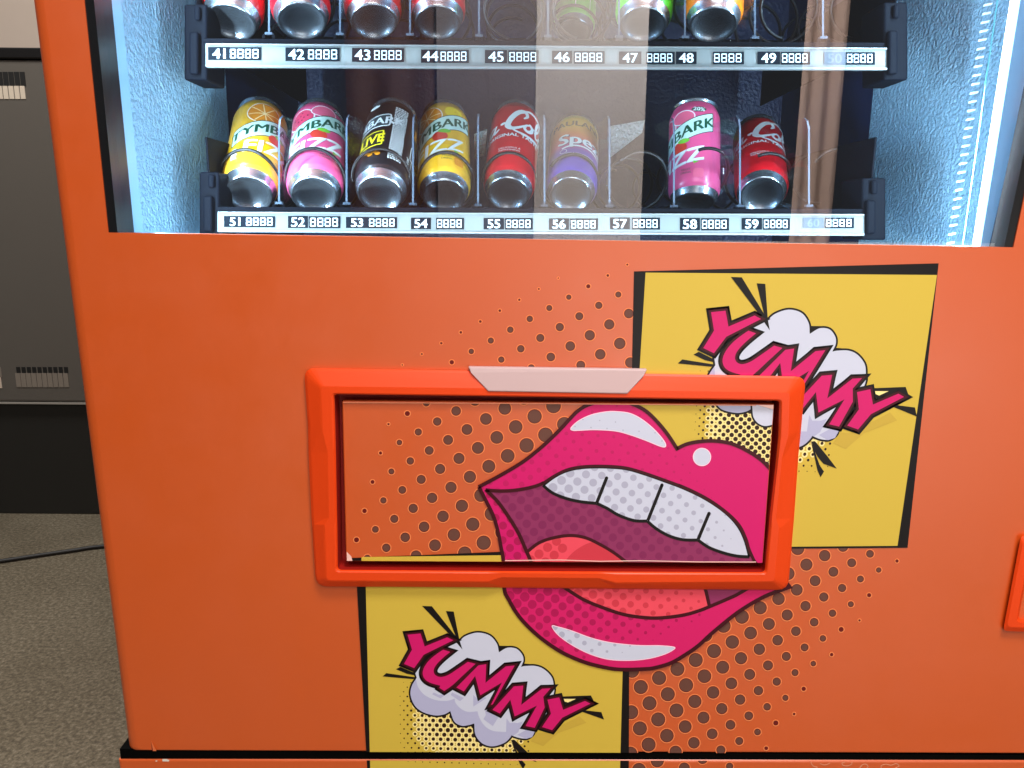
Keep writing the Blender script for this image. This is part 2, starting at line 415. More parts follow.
def lips(sh, flap):
    full = (up_outer if flap else [(478.6, 487), (540, 480), (700, 480), (770, 520), (787, 588)]) + low_outer[::-1][1:-1]
    sh.put([full], pink if flap else pinkdk)
    if flap:
        upr = up_outer[:-12] + [(760, 500)] + mouth_up[::-1]
        def rf(x, y): return max(0, 3.2 - .008 * (x - 500) - .011 * (500 - y) - max(0, x - 668) * .022)
        sh.put(dots_in(up_outer + mouth_up[::-1], [c for c in lattice((566.4, 433.4), LA, LB, range(-12, 22), range(-12, 16)) if 470 < c[0] < 730], rf), pinkdot)
        sh.put(dots_in([(480, 489)] + mouth_low_f + low_outer[:36][::-1], lattice((510, 548), (15.2, 1), (-7.8, 6.8), range(-6, 6), range(-10, 8)), lambda x, y: 4 if y > 512 else 2.6), pinkdkdot)
        M = mouth_up + [(640, 575), (534, 575)] + mouth_low_f[::-1][1:]
        sh.put([M], mouth)
        sh.put(dots_in(M, [c for c in lattice((505.2, 499), LA, LB, range(-12, 26), range(-6, 16))], lambda x, y: max(0, min(4.2, 4.2 - .011 * (x - 610)))), mouthdot)
        T = tong_arc + [(634, 580), (525, 580)]
        sh.put([T], tong)
        sh.put(dots_in(T, [(539, 554), (547.6, 547.4), (554.2, 555.2), (530.5, 559.8), (545.5, 562), (562.5, 548.2), (556.5, 541.2)], lambda x, y: 4.6), tongdot)
        sh.put([[(555, 546), (562, 542), (563, 539.5), (570, 535), (600, 535), (640, 580), (556, 580), (558, 563), (552, 558)]] if False else dots_in(T, [(606, 590)], lambda x, y: 50, 60), tongdot)
        sh.quads(ribbon(tong_arc, 3.2), maroon)
    else:
        tongue = mouth_low_d[:-13] + [(709.5, 606.4), (706.4, 592.7), (702, 578)] + [(560, 570)]
        M = mouth_low_d + [(545, 570)]
        def rf(x, y):
            v = 1 - .0052 * (x - 565) - .0125 * (y - 598); return 4.3 * math.sqrt(v) if v > 0 else 0
        lowr = low_outer[38:] + mouth_low_d[::-1] + [(520, 575)]
        lat = [c for c in lattice((540, 597.8), (15.2, .94), (-7.8, 6.6), range(-8, 16), range(-6, 14)) if 500 < c[0] < 700]
        sh.put(dots_in(lowr, lat, rf), pinkdkdot)
        sh.put([M], mouth)
        sh.put([tongue], tong)
        sh.put(dots_in(tongue, lattice((593, 594.5), (15.1, 1), (-7.7, 6.8), range(-4, 9), range(-3, 6)), lambda x, y: max(.6, 4.4 - .027 * (x - 590))), tongdot)
        hl = cr([(552.5, 626.5), (557, 627), (571, 631), (590, 638), (608.8, 642.7), (630.6, 645.3), (645, 646), (658.8, 646), (672.8, 647.2), (673.6, 649), (665, 653.6), (649.4, 658), (630.6, 660), (608.8, 659), (590, 653.6), (572.8, 645), (558.8, 635)], closed=True)
        sh.put([offset_poly(hl, .8)], paleedge); sh.put([hl], white)
        sh.put(dots_in(hl, lat, lambda x, y: rf(x, y) * .95), greydot)
        sh.quads(ribbon([(702, 578), (706.4, 592.7), (709.5, 606.4)], 3.4), maroon)
        sh.quads(ribbon(mouth_low_d, 3.4), maroon)
        sh.quads(ribbon(low_outer, 3.8), maroon)
        sh.put([[(786, 579), (793, 588), (780, 592)]], maroon)
        return
    hl = cr([(571.4, 428), (579, 421), (592, 415), (607.5, 412), (618, 412), (629.4, 413.6), (640, 418.6), (651, 427), (660.6, 437), (665.4, 444.7), (662, 446.4), (645, 439.7), (629.4, 434.2), (615, 430.6), (595, 429.4), (579, 430), (573, 430)], closed=True)
    sh.put([offset_poly(hl, .8)], paleedge); sh.put([hl], white)
    sh.put([circle(c, .75, 8) for c in ((599.7, 420.5), (615.5, 422), (575, 426.5), (583, 419.5), (591, 427.5), (607, 428.5), (623, 430.2), (639, 431.3), (655, 432.8), (662, 441))], greydot)
    sh.put([circle((702, 457), 9.2, 28)], paleedge); sh.put([circle((702, 457), 8.4, 28)], white)
    Tt = teeth_top + teeth_low[::-1][1:-1]
    sh.put([Tt], white)
    sh.put(dots_in(Tt, lattice((586, 474.4), LA, LB, range(-8, 18), range(-14, 14)), lambda x, y: max(0, 4.05 - .0155 * (x - 586) - max(0, x - 706) * .05)), greydot)
    sh.quads(ribbon(teeth_top, 3), black)
    for t in (t1, t2, t3, t4): sh.quads(ribbon(t, 3), black, False)
    for a, c in (((606.6, 478), (596.8, 502.8)), ((662, 485), (647.8, 520.6)), ((709, 513.4), (698, 539.6))):
        sh.quads(ribbon([a, c], 3.3), black, False); sh.put([circle(a, 1.65, 12)], black, False)
    sh.quads(ribbon(mouth_up[:26], 3.4), maroon); sh.quads(ribbon(mouth_up[70:], 3.0), maroon, False)
    sh.quads(ribbon(mouth_up[24:72], 2.6), maroon, False)
    sh.quads(ribbon(mouth_low_f, 3.6), maroon, False)
    sh.quads(ribbon(up_outer[:92], 3.6), maroon); sh.quads(ribbon(up_outer[90:], 3.6), maroon, False)
    sh.quads(ribbon(low_outer, 3.6), maroon, False)

# ---------------- YUMMY burst, drawn once (lower copy), moved for the upper one
def B1(*p): return [(390 + u / 6.4, 600 + v / 6.4) for u, v in p]
def B2(*p): return [(460 + u / 6.4, 620 + v / 6.4) for u, v in p]
def B3(*p): return [(360 + u / 6.4, 648 + v / 6.4) for u, v in p]
def B4(*p): return [(490 + u / 6.4, 648 + v / 6.4) for u, v in p]
LET = [B1((112, 222), (195, 214), (222, 297), (366, 239), (406, 257), (216, 350), (155, 436), (90, 409), (141, 318)),
       cr(B1((340, 318), (300, 345), (255, 382), (222, 425), (209, 468), (222, 505), (258, 530), (322, 548)), 4) + B1((316, 562), (347, 582)) + cr(B1((347, 582), (400, 545), (470, 480), (548, 408)), 3)[1:] + B1((498, 396)) + cr(B1((498, 396), (430, 443), (372, 480), (322, 493), (288, 478), (280, 447), (300, 410), (342, 368), (386, 332)), 4)[1:],
       B2((-23, 432), (118, 290), (168, 283), (163, 402), (293, 297), (350, 291), (210, 540), (198, 543), (268, 400), (130, 482), (97, 358), (25, 457)),
       B2((208, 575), (345, 425), (405, 420), (392, 543), (525, 440), (580, 437), (533, 492), (542, 560), (478, 690), (420, 678), (492, 548), (350, 617), (322, 510), (255, 598)),
       B2((560, 510), (635, 495), (660, 575), (800, 518), (835, 535), (655, 625), (590, 705), (525, 685), (582, 600))]
CLOUD = cr(B1((440, 262), (480, 226), (560, 203), (640, 222), (688, 275), (701, 326))) + cr(B1((701, 326), (750, 300), (810, 306), (850, 345), (860, 385), (848, 420)))[1:] \
    + cr(B2((402, 290), (480, 288), (540, 310), (590, 360), (605, 415), (606, 470), (560, 600), (480, 700)))[1:] + cr(B4((290, 522), (280, 555), (240, 583), (190, 582), (140, 566)))[1:] \
    + cr(B3((975, 565), (930, 610), (850, 635), (780, 615), (735, 560), (726, 490)))[1:] + cr(B3((726, 490), (700, 498), (650, 503), (600, 475), (575, 412)))[1:] \
    + cr(B3((575, 412), (540, 430), (480, 437), (400, 415), (345, 370), (318, 300), (327, 240), (357, 190)))[1:] + B3((345, 150), (420, 60), (480, 0))
SHADE = [cr(B3((357, 192), (372, 250), (415, 302), (485, 333), (555, 338), (606, 324)), 4) + cr(B3((606, 324), (612, 352), (645, 388), (690, 408), (752, 405)), 4)[1:] + cr(B3((752, 405), (764, 445), (795, 495), (850, 530), (935, 537)), 4)[1:]
         + B3((938, 450), (960, 480), (1010, 480)) + B4((210, 470), (180, 540), (142, 566)) + cr(B3((975, 565), (930, 610), (850, 635), (780, 615), (735, 560), (726, 490)), 4)[1:] + cr(B3((726, 490), (700, 498), (650, 503), (600, 475), (575, 412)), 4)[1:] + cr(B3((575, 412), (540, 430), (480, 437), (400, 415), (345, 370), (318, 300), (327, 240), (357, 192)), 4)[1:-1]]
BITS = [B3((472, 285), (505, 300), (555, 295), (515, 322), (462, 296)), B3((590, 285), (665, 320), (640, 340), (580, 300)), B3((725, 300), (755, 330), (790, 310), (810, 320), (725, 375)),
        B3((800, 395), (885, 445), (850, 500), (790, 455), (805, 430)), B4((175, 555), (240, 520), (292, 524), (270, 570), (230, 582))]
RAYS = [B1((205, 38), (268, 40), (445, 262), (462, 315), (375, 215)), B1((358, 71), (408, 74), (445, 258), (464, 318), (432, 262)), B3((145, 182), (168, 161), (360, 188), (340, 199)), B3((230, 136), (258, 121), (345, 158), (356, 176), (300, 165)),
        B2((640, 490), (838, 483), (868, 540), (820, 565), (790, 520), (690, 560)), B2((770, 575), (905, 590), (922, 637), (760, 580)), B4((135, 588), (160, 590), (240, 668), (300, 730), (220, 705), (185, 672), (160, 640)),
        B4((132, 586), (200, 714), (228, 745), (212, 775), (190, 740))]
HOLEY = B2((655, 505), (742, 505), (690, 528), (668, 520))
OL = [B4((262, 597), (300, 542), (396, 545), (456, 495), (572, 437), (618, 478), (435, 545), (340, 628))]
def top_tr(p):
    x, y = p[0] - 403.3, p[1] - 632.5
    return (706.7 + 1.106 * x - .136 * y, 309.5 + .0009 * x + 1.227 * y)
def burst(sh, tr=lambda p: p, k=1.):
    T = lambda P: [tr(p) for p in P]
    def hr(x, y):
        return 0
    # halftone behind the cloud
    cs = lattice(B3((515, 465))[0], (7.3, .2), (3.7, 4.75), range(-14, 16), range(-9, 16))
    def rad(x, y):
        u = 360 + (x - 360); ux = (x - 398) / 46.; 
        uy = (766 - y) / 34.
        v = min(1, max(0, ux)) * min(1, max(0, uy)) * min(1, max(0, (538 - x) / 34)) * max(0, min(1, (y - 680) / 22 + max(0, (x - 395) / 60) * .3))
        return 2.25 * math.sqrt(v) if v > .01 else 0
    cs = [c for c in cs if 392 < c[0] < 530 and 680 < c[1] < 775]
    for q in range(4): sh.put([T(circle(c, min(3.4, rad(*c) * 1.95), 10)) for i, c in enumerate(cs) if rad(*c) > 1.25 and (i % 2) + 2 * ((i // 25) % 2) == q], cream)
    sh.put([T(circle(c, rad(*c), 12)) for c in cs if rad(*c) > .3], dkbrown)
    sh.put([T(P) for P in OL], olive)
    C = T(CLOUD)
    sh.put([offset_poly(C, .8 * k)], black); sh.put([offset_poly(C, -.5 * k)], white)
    sh.put([T(P) for P in SHADE], lav); sh.quads(ribbon(C, 1.7 * k, True), black)
    sh.put([T(P) for P in BITS], lav)
    sh.put([T(P) for P in RAYS], black)
    sh.put([T(HOLEY)], cream)
    LT = [T(P) for P in LET]
    sh.put([offset_poly(P, 3.6 * k) for P in LT], black)
    for P in LT: sh.quads(ribbon(P, 7.8 * k, True), black, False)
    for P in LT: sh.quads(ribbon(P, 4.0 * k, True), maroon)
    for P in LT: sh.put([P], pink)

def art(Y0, keep, cut, parts):
    out = {}
    for nm, fn in parts:
        s = Sheet(px_proj(Y0), keep, cut); s.layer = art.base; fn(s); art.base = s.layer; out[nm] = s
    return out
art.base = 0
def panel_top(s):
    s.put([[(634, 271.4), (938.7, 263.3), (907.6, 547.8), (628.3, 550)]], black)
    s.put([[(645.6, 272.6), (937, 275), (897.5, 545.8), (628.6, 548)]], yel)
def panel_low(s):
    s.put([[(356.5, 580), (629.6, 580), (628.7, 800), (369, 800)]], black)
    s.put([[(365.6, 580), (625, 580), (619.2, 800), (371, 800)]], yel)
for (Y0, keep, cut, host) in ((0, DOORKEEP, HOLE, door), (0, KICKKEEP, None, kick)):
    art.base = 0
    parts = [('dot_print', lambda s: (door_dots_up(s), door_dots_low(s))), ('comic_panel', lambda s: (panel_top(s), burst(s, top_tr, 1.13))), ('comic_panel', lambda s: (panel_low(s), burst(s))), ('lips_print', lambda s: lips(s, False))]
    if host is kick: parts = [parts[0], parts[2]]
    for i, (nm, fn) in enumerate(parts):
        s = Sheet(px_proj(Y0), keep, cut); s.layer = art.base; fn(s); art.base = s.layer
        o = s.build(nm, None)
        if o: o.parent = host
        if o and nm == 'comic_panel' and host is door: o['label'] = ['yellow comic panel with YUMMY at upper right of the hatch', 'yellow comic panel with YUMMY below the hatch'][i - 1]

# ---------------- delivery hatch: frame, flap, lamp cover
def seg_loop(pts, rad, n=5):
    out = []
    for i, p in enumerate(pts):
        if rad[i] > 0:
            P = rounded([pts[i - 1], p, pts[(i + 1) % len(pts)]], [0, rad[i], 0], n)[n:2 * n]; out += [(q.x, q.y) for q in P]
        else: out.append(p)
    return out
LA_ = [(304, 368), (555, 372), (806, 376.5), (801, 430), (798.5, 455), (794, 519), (793, 530), (788, 590), (615, 588.7), (600, 588.6), (500, 587.6), (487, 587.4), (316, 586.5), (312, 524), (311.5, 517), (308.5, 452), (308, 426)]
LB_ = [(320, 385.5), (555, 388.5), (790.5, 392), (789, 436), (782.5, 457), (776.5, 519), (779.7, 527.5), (775, 582), (616, 583.2), (599, 578.6), (501, 577.6), (488, 582.3), (326, 581), (324, 525), (328.5, 518), (327, 452), (321.5, 430)]
LC_ = [(333, 394), (555, 397), (781, 400.5), (780, 436), (778, 457), (771, 519), (770.4, 527.5), (766, 573.5), (616, 572.8), (599, 572.7), (501, 572.2), (488, 572.1), (336.5, 571), (336, 525), (335.8, 518), (334.5, 452), (334, 430)]
RA = [11, 0, 11, 0, 0, 0, 0, 11, 0, 0, 0, 0, 11, 0, 0, 0, 0]; RB = [4 if r else 0 for r in RA]; RC = [4 if r else 0 for r in RA]
la, lb, lc = seg_loop(LA_, RA), seg_loop(LB_, RB), seg_loop(LC_, RC)
rings = [[at(x, y, -.0001) for x, y in la], [at(x, y, -.0035) for x, y in la]]
def lerp2(P, Q, t): return [(p[0] * (1 - t) + q[0] * t, p[1] * (1 - t) + q[1] * t) for p, q in zip(P, Q)]
rings.append([at(x, y, -.0050) for x, y in lerp2(la, lb, .14)])
rings.append([at(x, y, -.0090) for x, y in lerp2(la, lb, .92)])
rings.append([at(x, y, -.0096) for x, y in lerp2(lb, lc, .08)])
rings.append([at(x, y, -.0097) for x, y in lerp2(lb, lc, .86)])
rings.append([at(x, y, -.0088) for x, y in lc])
inn = lerp2(lc, [(555, 485)] * len(lc), .004)
r6 = [at(x, y, -.0088) for x, y in inn]
rings.append([Vector((p.x, -.0070, p.z)) for p in r6])
v, f = [], []; n = len(la)
for R_ in rings: v += R_
for j in range(len(rings) - 1):
    for i in range(n): f.append([j * n + i, j * n + (i + 1) % n, (j + 1) * n + (i + 1) % n, (j + 1) * n + i])
hatch = mp(fixn(mesh_obj('hatch_frame', v, f, plastic)))
hatch['label'] = 'glossy orange plastic frame round the delivery hatch'
rm = mat('recess_dark_red', (150, 16, 6), .5)  # shade inside the recess, put into a darker red of the plastic
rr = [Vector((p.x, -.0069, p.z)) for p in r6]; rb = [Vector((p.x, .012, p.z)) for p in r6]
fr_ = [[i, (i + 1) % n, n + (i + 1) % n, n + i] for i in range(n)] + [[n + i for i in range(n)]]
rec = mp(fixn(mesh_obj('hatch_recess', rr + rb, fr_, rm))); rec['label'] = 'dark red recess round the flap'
# flap
q3 = [at(x, y, YF) for x, y in FLAP]
b = MB(); b.hexa(q3 + [Vector((p.x, YF + .008, p.z)) for p in q3], paint)
flap = mp(b.build('hatch_flap', bevel=.0012, seg=3)); flap['label'] = 'recessed flap printed with the upper half of the lips'
art.base = 2
def flap_panels(s):
    s.put([[(624, 380), (790, 380), (780, 600), (624, 600)]], yel)
    s.put([[(345, 558.3), (505, 551.6), (520, 570), (345, 570)]], black)
    s.put([[(361.5, 557), (505, 555.2), (505, 570), (361.5, 570)]], yel)
    cs = [c for c in lattice((732.8, 419), (8.25, .24), (3.85, 4.1), range(-12, 12), range(-10, 14)) if 690 < c[0] < 780 and 398 < c[1] < 475]
    def rad(x, y):
        v = (x - 694 - max(0, 440 - y) * .02) / 36; return 2.3 * math.sqrt(max(0, min(1, v)))
    for q in range(4): s.put([circle(c, min(3.6, rad(*c) * 1.95), 10) for i, c in enumerate(cs) if rad(*c) > 1.3 and (i % 2) + 2 * ((i // 24) % 2) == q], cream)
    s.put([circle(c, rad(*c), 12) for c in cs if rad(*c) > .3], dkbrown)
    lobA = cr([(715, 404), (722, 410.5), (736, 413.8), (746, 412.5), (752, 409.5)]) + [(752, 395), (715, 395)]
    lobB = cr([(751.5, 408), (752.5, 417), (757, 423.5), (764, 426.8), (771, 426), (780, 423)]) + [(780, 395), (751, 395)]
    for L in (lobA, lobB): s.put([L], lav if L is lobA else white); s.quads(ribbon(L, 1.8, True), black)
for nm, fn in (('dot_print', flap_dots), ('comic_panel', flap_panels), ('lips_print', lambda s: lips(s, True))):
    s = Sheet(px_proj(YF), FK, None); s.layer = art.base; fn(s); art.base = s.layer
    o = s.build(nm, None); o.parent = flap
pf = mat('pale_film', (240, 196, 186), .3)
for P, mt in (([[(346.6, 551.5), (351.2, 556.4), (352.6, 561.5), (346.8, 561.3)]], pf), ([[(757, 405), (773.5, 405), (773.3, 409.5), (765, 407)]], pf), (ribbon([(505, 560.6), (560, 560), (600, 561.3), (640, 560.7), (700, 561.9), (756, 562)], .9), pf), (ribbon([(343, 402.6), (560, 403.8), (756, 405.4)], .7), mat('film_tint', (236, 150, 110), .3))):
    s = Sheet(px_proj(YF), FK, None); s.layer = art.base + 1; s.put(P, mt); o = s.build('film_edge', None); o.parent = flap
# lamp cover set in the frame's top edge
b = MB(); lampm = mat('milky_plastic', (184, 156, 156), .4, spec=.3)
ft = [at(468, 366.8, -.0056), at(647.5, 369.2, -.0056), at(644, 376, -.0084), at(627.5, 394, -.0112), at(488, 391.6, -.0112), at(471, 373, -.0084)]
bkp = [Vector((p.x, .0, p.z)) for p in ft]
i0 = 0
b.face(ft, lampm)
for i in range(6): b.face([ft[i], ft[(i + 1) % 6], bkp[(i + 1) % 6], bkp[i]], lampm)
b.face(bkp[::-1], lampm)
o = mp(b.build('hatch_lamp_cover')); 
bm = bmesh.new(); bm.from_mesh(o.data); bmesh.ops.remove_doubles(bm, verts=bm.verts, dist=1e-6); bm.to_mesh(o.data); bm.free(); fixn(o)
bv = o.modifiers.new('bevel', 'BEVEL'); bv.width = .0012; bv.segments = 3; bv.limit_method = 'ANGLE'; bv.angle_limit = math.radians(35)
# coin return at the right edge
qa = seg_loop([(1021, 535.5), (1075, 536), (1058, 633), (1003, 631)], [5, 5, 5, 5]); qb = seg_loop([(1023.5, 540), (1072, 540), (1056, 628.5), (1007, 627)], [5] * 4)
qc = seg_loop([(1029, 553), (1066, 553), (1053, 624), (1016, 622)], [5] * 4); qd = seg_loop([(1031, 557), (1063, 557), (1051, 621), (1018.5, 619.5)], [5] * 4)
rings = [[at(x, y, Y) for x, y in Q] for Q, Y in ((qa, 0.0), (qa, -.004), (qb, -.006), (qc, -.006), (qd, .001))]
v, f = [], []; n = len(qa)
for R_ in rings: v += R_
for j in range(4):
    for i in range(n): f.append([j * n + i, j * n + (i + 1) % n, (j + 1) * n + (i + 1) % n, (j + 1) * n + i])
f.append([4 * n + i for i in range(n)])
o = mp(fixn(mesh_obj('coin_tray', v, f, plastic)))

# ------------------------------------------------------------------ the lit cabinet
gasket = mat('black_gasket', (12, 13, 16), .35)
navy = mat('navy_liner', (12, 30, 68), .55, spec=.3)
stucco = mat('embossed_liner', (134, 174, 198), .32, metal=.1, spec=.7, bump=(270, .95, .0075, 3))
alu = mat('aluminium', (116, 122, 124), .45, metal=.5)
railm = mat('price_rail', (102, 108, 108), .5, spec=.15)
COOL = (.58, .82, 1.0)
XL = at(131, 232, .04).x; XR = at(989, 245, .04).x
ZB = at(560, 246, .05).z - .03; ZT = at(512, -250, .04).z
YB = .62
# frame ring round the glass, inside the door opening
wq = [at(*p) for p in WIN]
b = MB()
def bar(p, q, w, y0, y1, mt):                 # slanted upright post between two pixels' points on plane y0
    b.hexa([p, p + Vector((w, 0, 0)), q + Vector((w, 0, 0)), q] + [Vector((r.x, y1, r.z)) for r in (p, p + Vector((w, 0, 0)), q + Vector((w, 0, 0)), q)], mt)
p, q2 = at(57, -250, .0012), at(107.6, 235, .0012); bar(p, q2, .0085, .0012, .03, gasket)
mp(b.build('window_gasket'))
b = MB(); steel = mat('dark_steel', (22, 32, 54), .3, metal=.4, bump=(60, .5, .003, 4))
p, q2 = at(74, -200, .020), at(116.5, 236, .020); bar(p, q2, .0085, .020, .034, steel); mp(b.build('window_post', bevel=.0015))
b = MB(); cover = mat('lamp_housing', (120, 160, 184), .4, emit=(150, 205, 240), estr=.12)
p, q2 = at(83, -200, .030), at(126.5, 236, .030); bar(p, q2, .0055, .030, .05, cover); mp(b.build('lamp_housing'))
# right: gasket, glossy post, lamp housing, the lit strip
b = MB(); p, q2 = at(1063, -30, .0012), at(1003.5, 250, .0012); bar(p, q2, .012, .0012, .02, gasket); mp(b.build('window_gasket'))
b = MB(); p, q2 = at(1058, -30, .022), at(994, 250, .022); bar(p, q2, .012, .022, .034, steel); mp(b.build('window_post', bevel=.0015))
b = MB(); hs = mat('reflector', (120, 160, 196), .3, metal=.2, emit=(120, 170, 215), estr=.6); p, q2 = at(1030, -60, .03), at(980, 250, .03); bar(p, q2, .018, .032, .04, hs); mp(b.build('lamp_housing'))  # strip light falling on this housing is given as its own glow
b = MB(); ledm = mat('led_strip', (235, 245, 255), .4, emit=(232, 245, 255), estr=9)
p, q2 = at(1019.5, -60, .034), at(971.5, 250, .034); bar(p, q2, .0145, .026, .034, ledm); strip = mp(b.build('led_strip'))
b = MB(); trim = mat('pale_trim', (90, 160, 170), .5, spec=.1); p, q2 = at(1006, -60, .045), at(961.5, 250, .045); bar(p, q2, .0007, .045, .046, trim); mp(b.build('wall_trim'))
# row of pale dashes up the right wall, their glow put into the material
b = MB(); slot = mat('bright_slit', (215, 238, 250), .4, emit=(200, 232, 255), estr=.7)  # slot holds the material of the pale dashes
P0, P1 = (951, 243), (989, 0)
for i in range(-14, 29):
    t = i / 27.5; x, y = P0[0] + (P1[0] - P0[0]) * t, P0[1] + (P1[1] - P0[1]) * t
    Y = .075; c = at(x, y, Y); s_ = .0022
    b.hexa([c + Vector((-.0032, 0, -.0014)), c + Vector((.0032, 0, -.0002)), c + Vector((.0036, 0, .0016)), c + Vector((-.0028, 0, .0004))] + [c + Vector((-.0032, .002, -.0014)), c + Vector((.0032, .002, -.0002)), c + Vector((.0036, .002, .0016)), c + Vector((-.0028, .002, .0004))], slot)
mp(b.build('shelf_slot_strip'))
# liner walls
def wall_quad(name, pts, mt, thick):
    b = MB(); b.hexa(pts + [p + Vector(thick) for p in pts], mt); return mp(b.build(name))
wall_quad('side_liner', [Vector((XL, .036, ZB)), Vector((XL, .30, ZB)), Vector((XL, .30, ZT)), Vector((XL, .036, ZT))], stucco, (-.012, 0, 0))
XR0 = XR + .012
wall_quad('side_liner', [Vector((XR0, .036, ZB)), Vector((XR0 - .012, .30, ZB)), Vector((XR0 - .012, .30, ZT)), Vector((XR0 + .02, .036, ZT))], stucco, (.012, 0, 0))
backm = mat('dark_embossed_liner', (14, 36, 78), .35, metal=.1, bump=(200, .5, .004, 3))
wall_quad('back_liner', [Vector((XL - .02, YB, ZB)), Vector((XR0 + .02, YB, ZB)), Vector((XR0 + .02, YB, ZT)), Vector((XL - .02, YB, ZT))], backm, (0, .012, 0))
wall_quad('side_liner', [Vector((XL - .001, .301, ZB)), Vector((XL - .001, YB, ZB)), Vector((XL - .001, YB, ZT)), Vector((XL - .001, .301, ZT))], navy, (-.012, 0, 0))
wall_quad('side_liner', [Vector((XR0 - .011, .301, ZB)), Vector((XR0 - .011, YB, ZB)), Vector((XR0 - .011, YB, ZT)), Vector((XR0 - .011, .301, ZT))], navy, (.012, 0, 0))
wall_quad('floor_liner', [Vector((XL - .02, .036, ZB)), Vector((XR0 + .02, .036, ZB)), Vector((XR0 + .02, YB, ZB)), Vector((XL - .02, YB, ZB))], stucco, (0, 0, -.012))
wall_quad('roof_liner', [Vector((XL - .02, .036, ZT)), Vector((XR0 + .03, .036, ZT)), Vector((XR0 + .03, YB, ZT)), Vector((XL - .02, YB, ZT))], navy, (0, 0, .012))
glint = mat('bright_foil', (200, 208, 205), .3, metal=.7, bump=(260, 1., .03, 4))  # plates added in place of lit-wall reflections in the dividers
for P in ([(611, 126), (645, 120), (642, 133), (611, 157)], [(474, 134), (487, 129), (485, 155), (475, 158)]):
    p_ = [at(x, y, .27) for x, y in P]; b = MB(); b.hexa(p_ + [q + Vector((0, .004, 0)) for q in p_], glint); mp(b.build('liner_foil'))
# glass
g = [at(x, y, .008) for x, y in ((40, -262), (104, 238), (1018, 253), (1135, -262))]
b = MB(); glassm = clear('window_glass', (.93, .97, 1.0), .13, .0, 1.5)
b.face(g, glassm); glass = mp(b.build('window_glass'))

# ------------------------------------------------------------------ trays
coilm = mat('coil_wire', (10, 11, 15), .4, spec=.4); acryl = clear('clear_acrylic', (.93, .96, .98), .035, .06, None); edge = mat('acrylic_edge', (62, 76, 92), .35)
trayblk = mat('tray_black', (3, 6, 14), .6, spec=.04); tagblk = mat('tag_black', (8, 16, 24), .7, spec=.05); tagwhite = mat('tag_white', (205, 225, 232), .7, spec=.05); tagpale = mat('tag_pale', (66, 78, 88), .7, spec=.05)
YR = .125                                      # the price rails' distance behind the door front
def seven(x, y, w, h):                         # an 8 in seven strokes, pixel units
    t = w * .17; P = []
    xa, xb = x + w * .08, x + w * .92
    for yy in (y, y + h / 2, y + h): P += ribbon([(xa, yy), (xb, yy)], t * 1.1)
    for xx in (xa, xb):
        P += ribbon([(xx, y - t * .3), (xx, y + h / 2 - t * .4)], t); P += ribbon([(xx, y + h / 2 + t * .4), (xx, y + h + t * .3)], t)
    return P
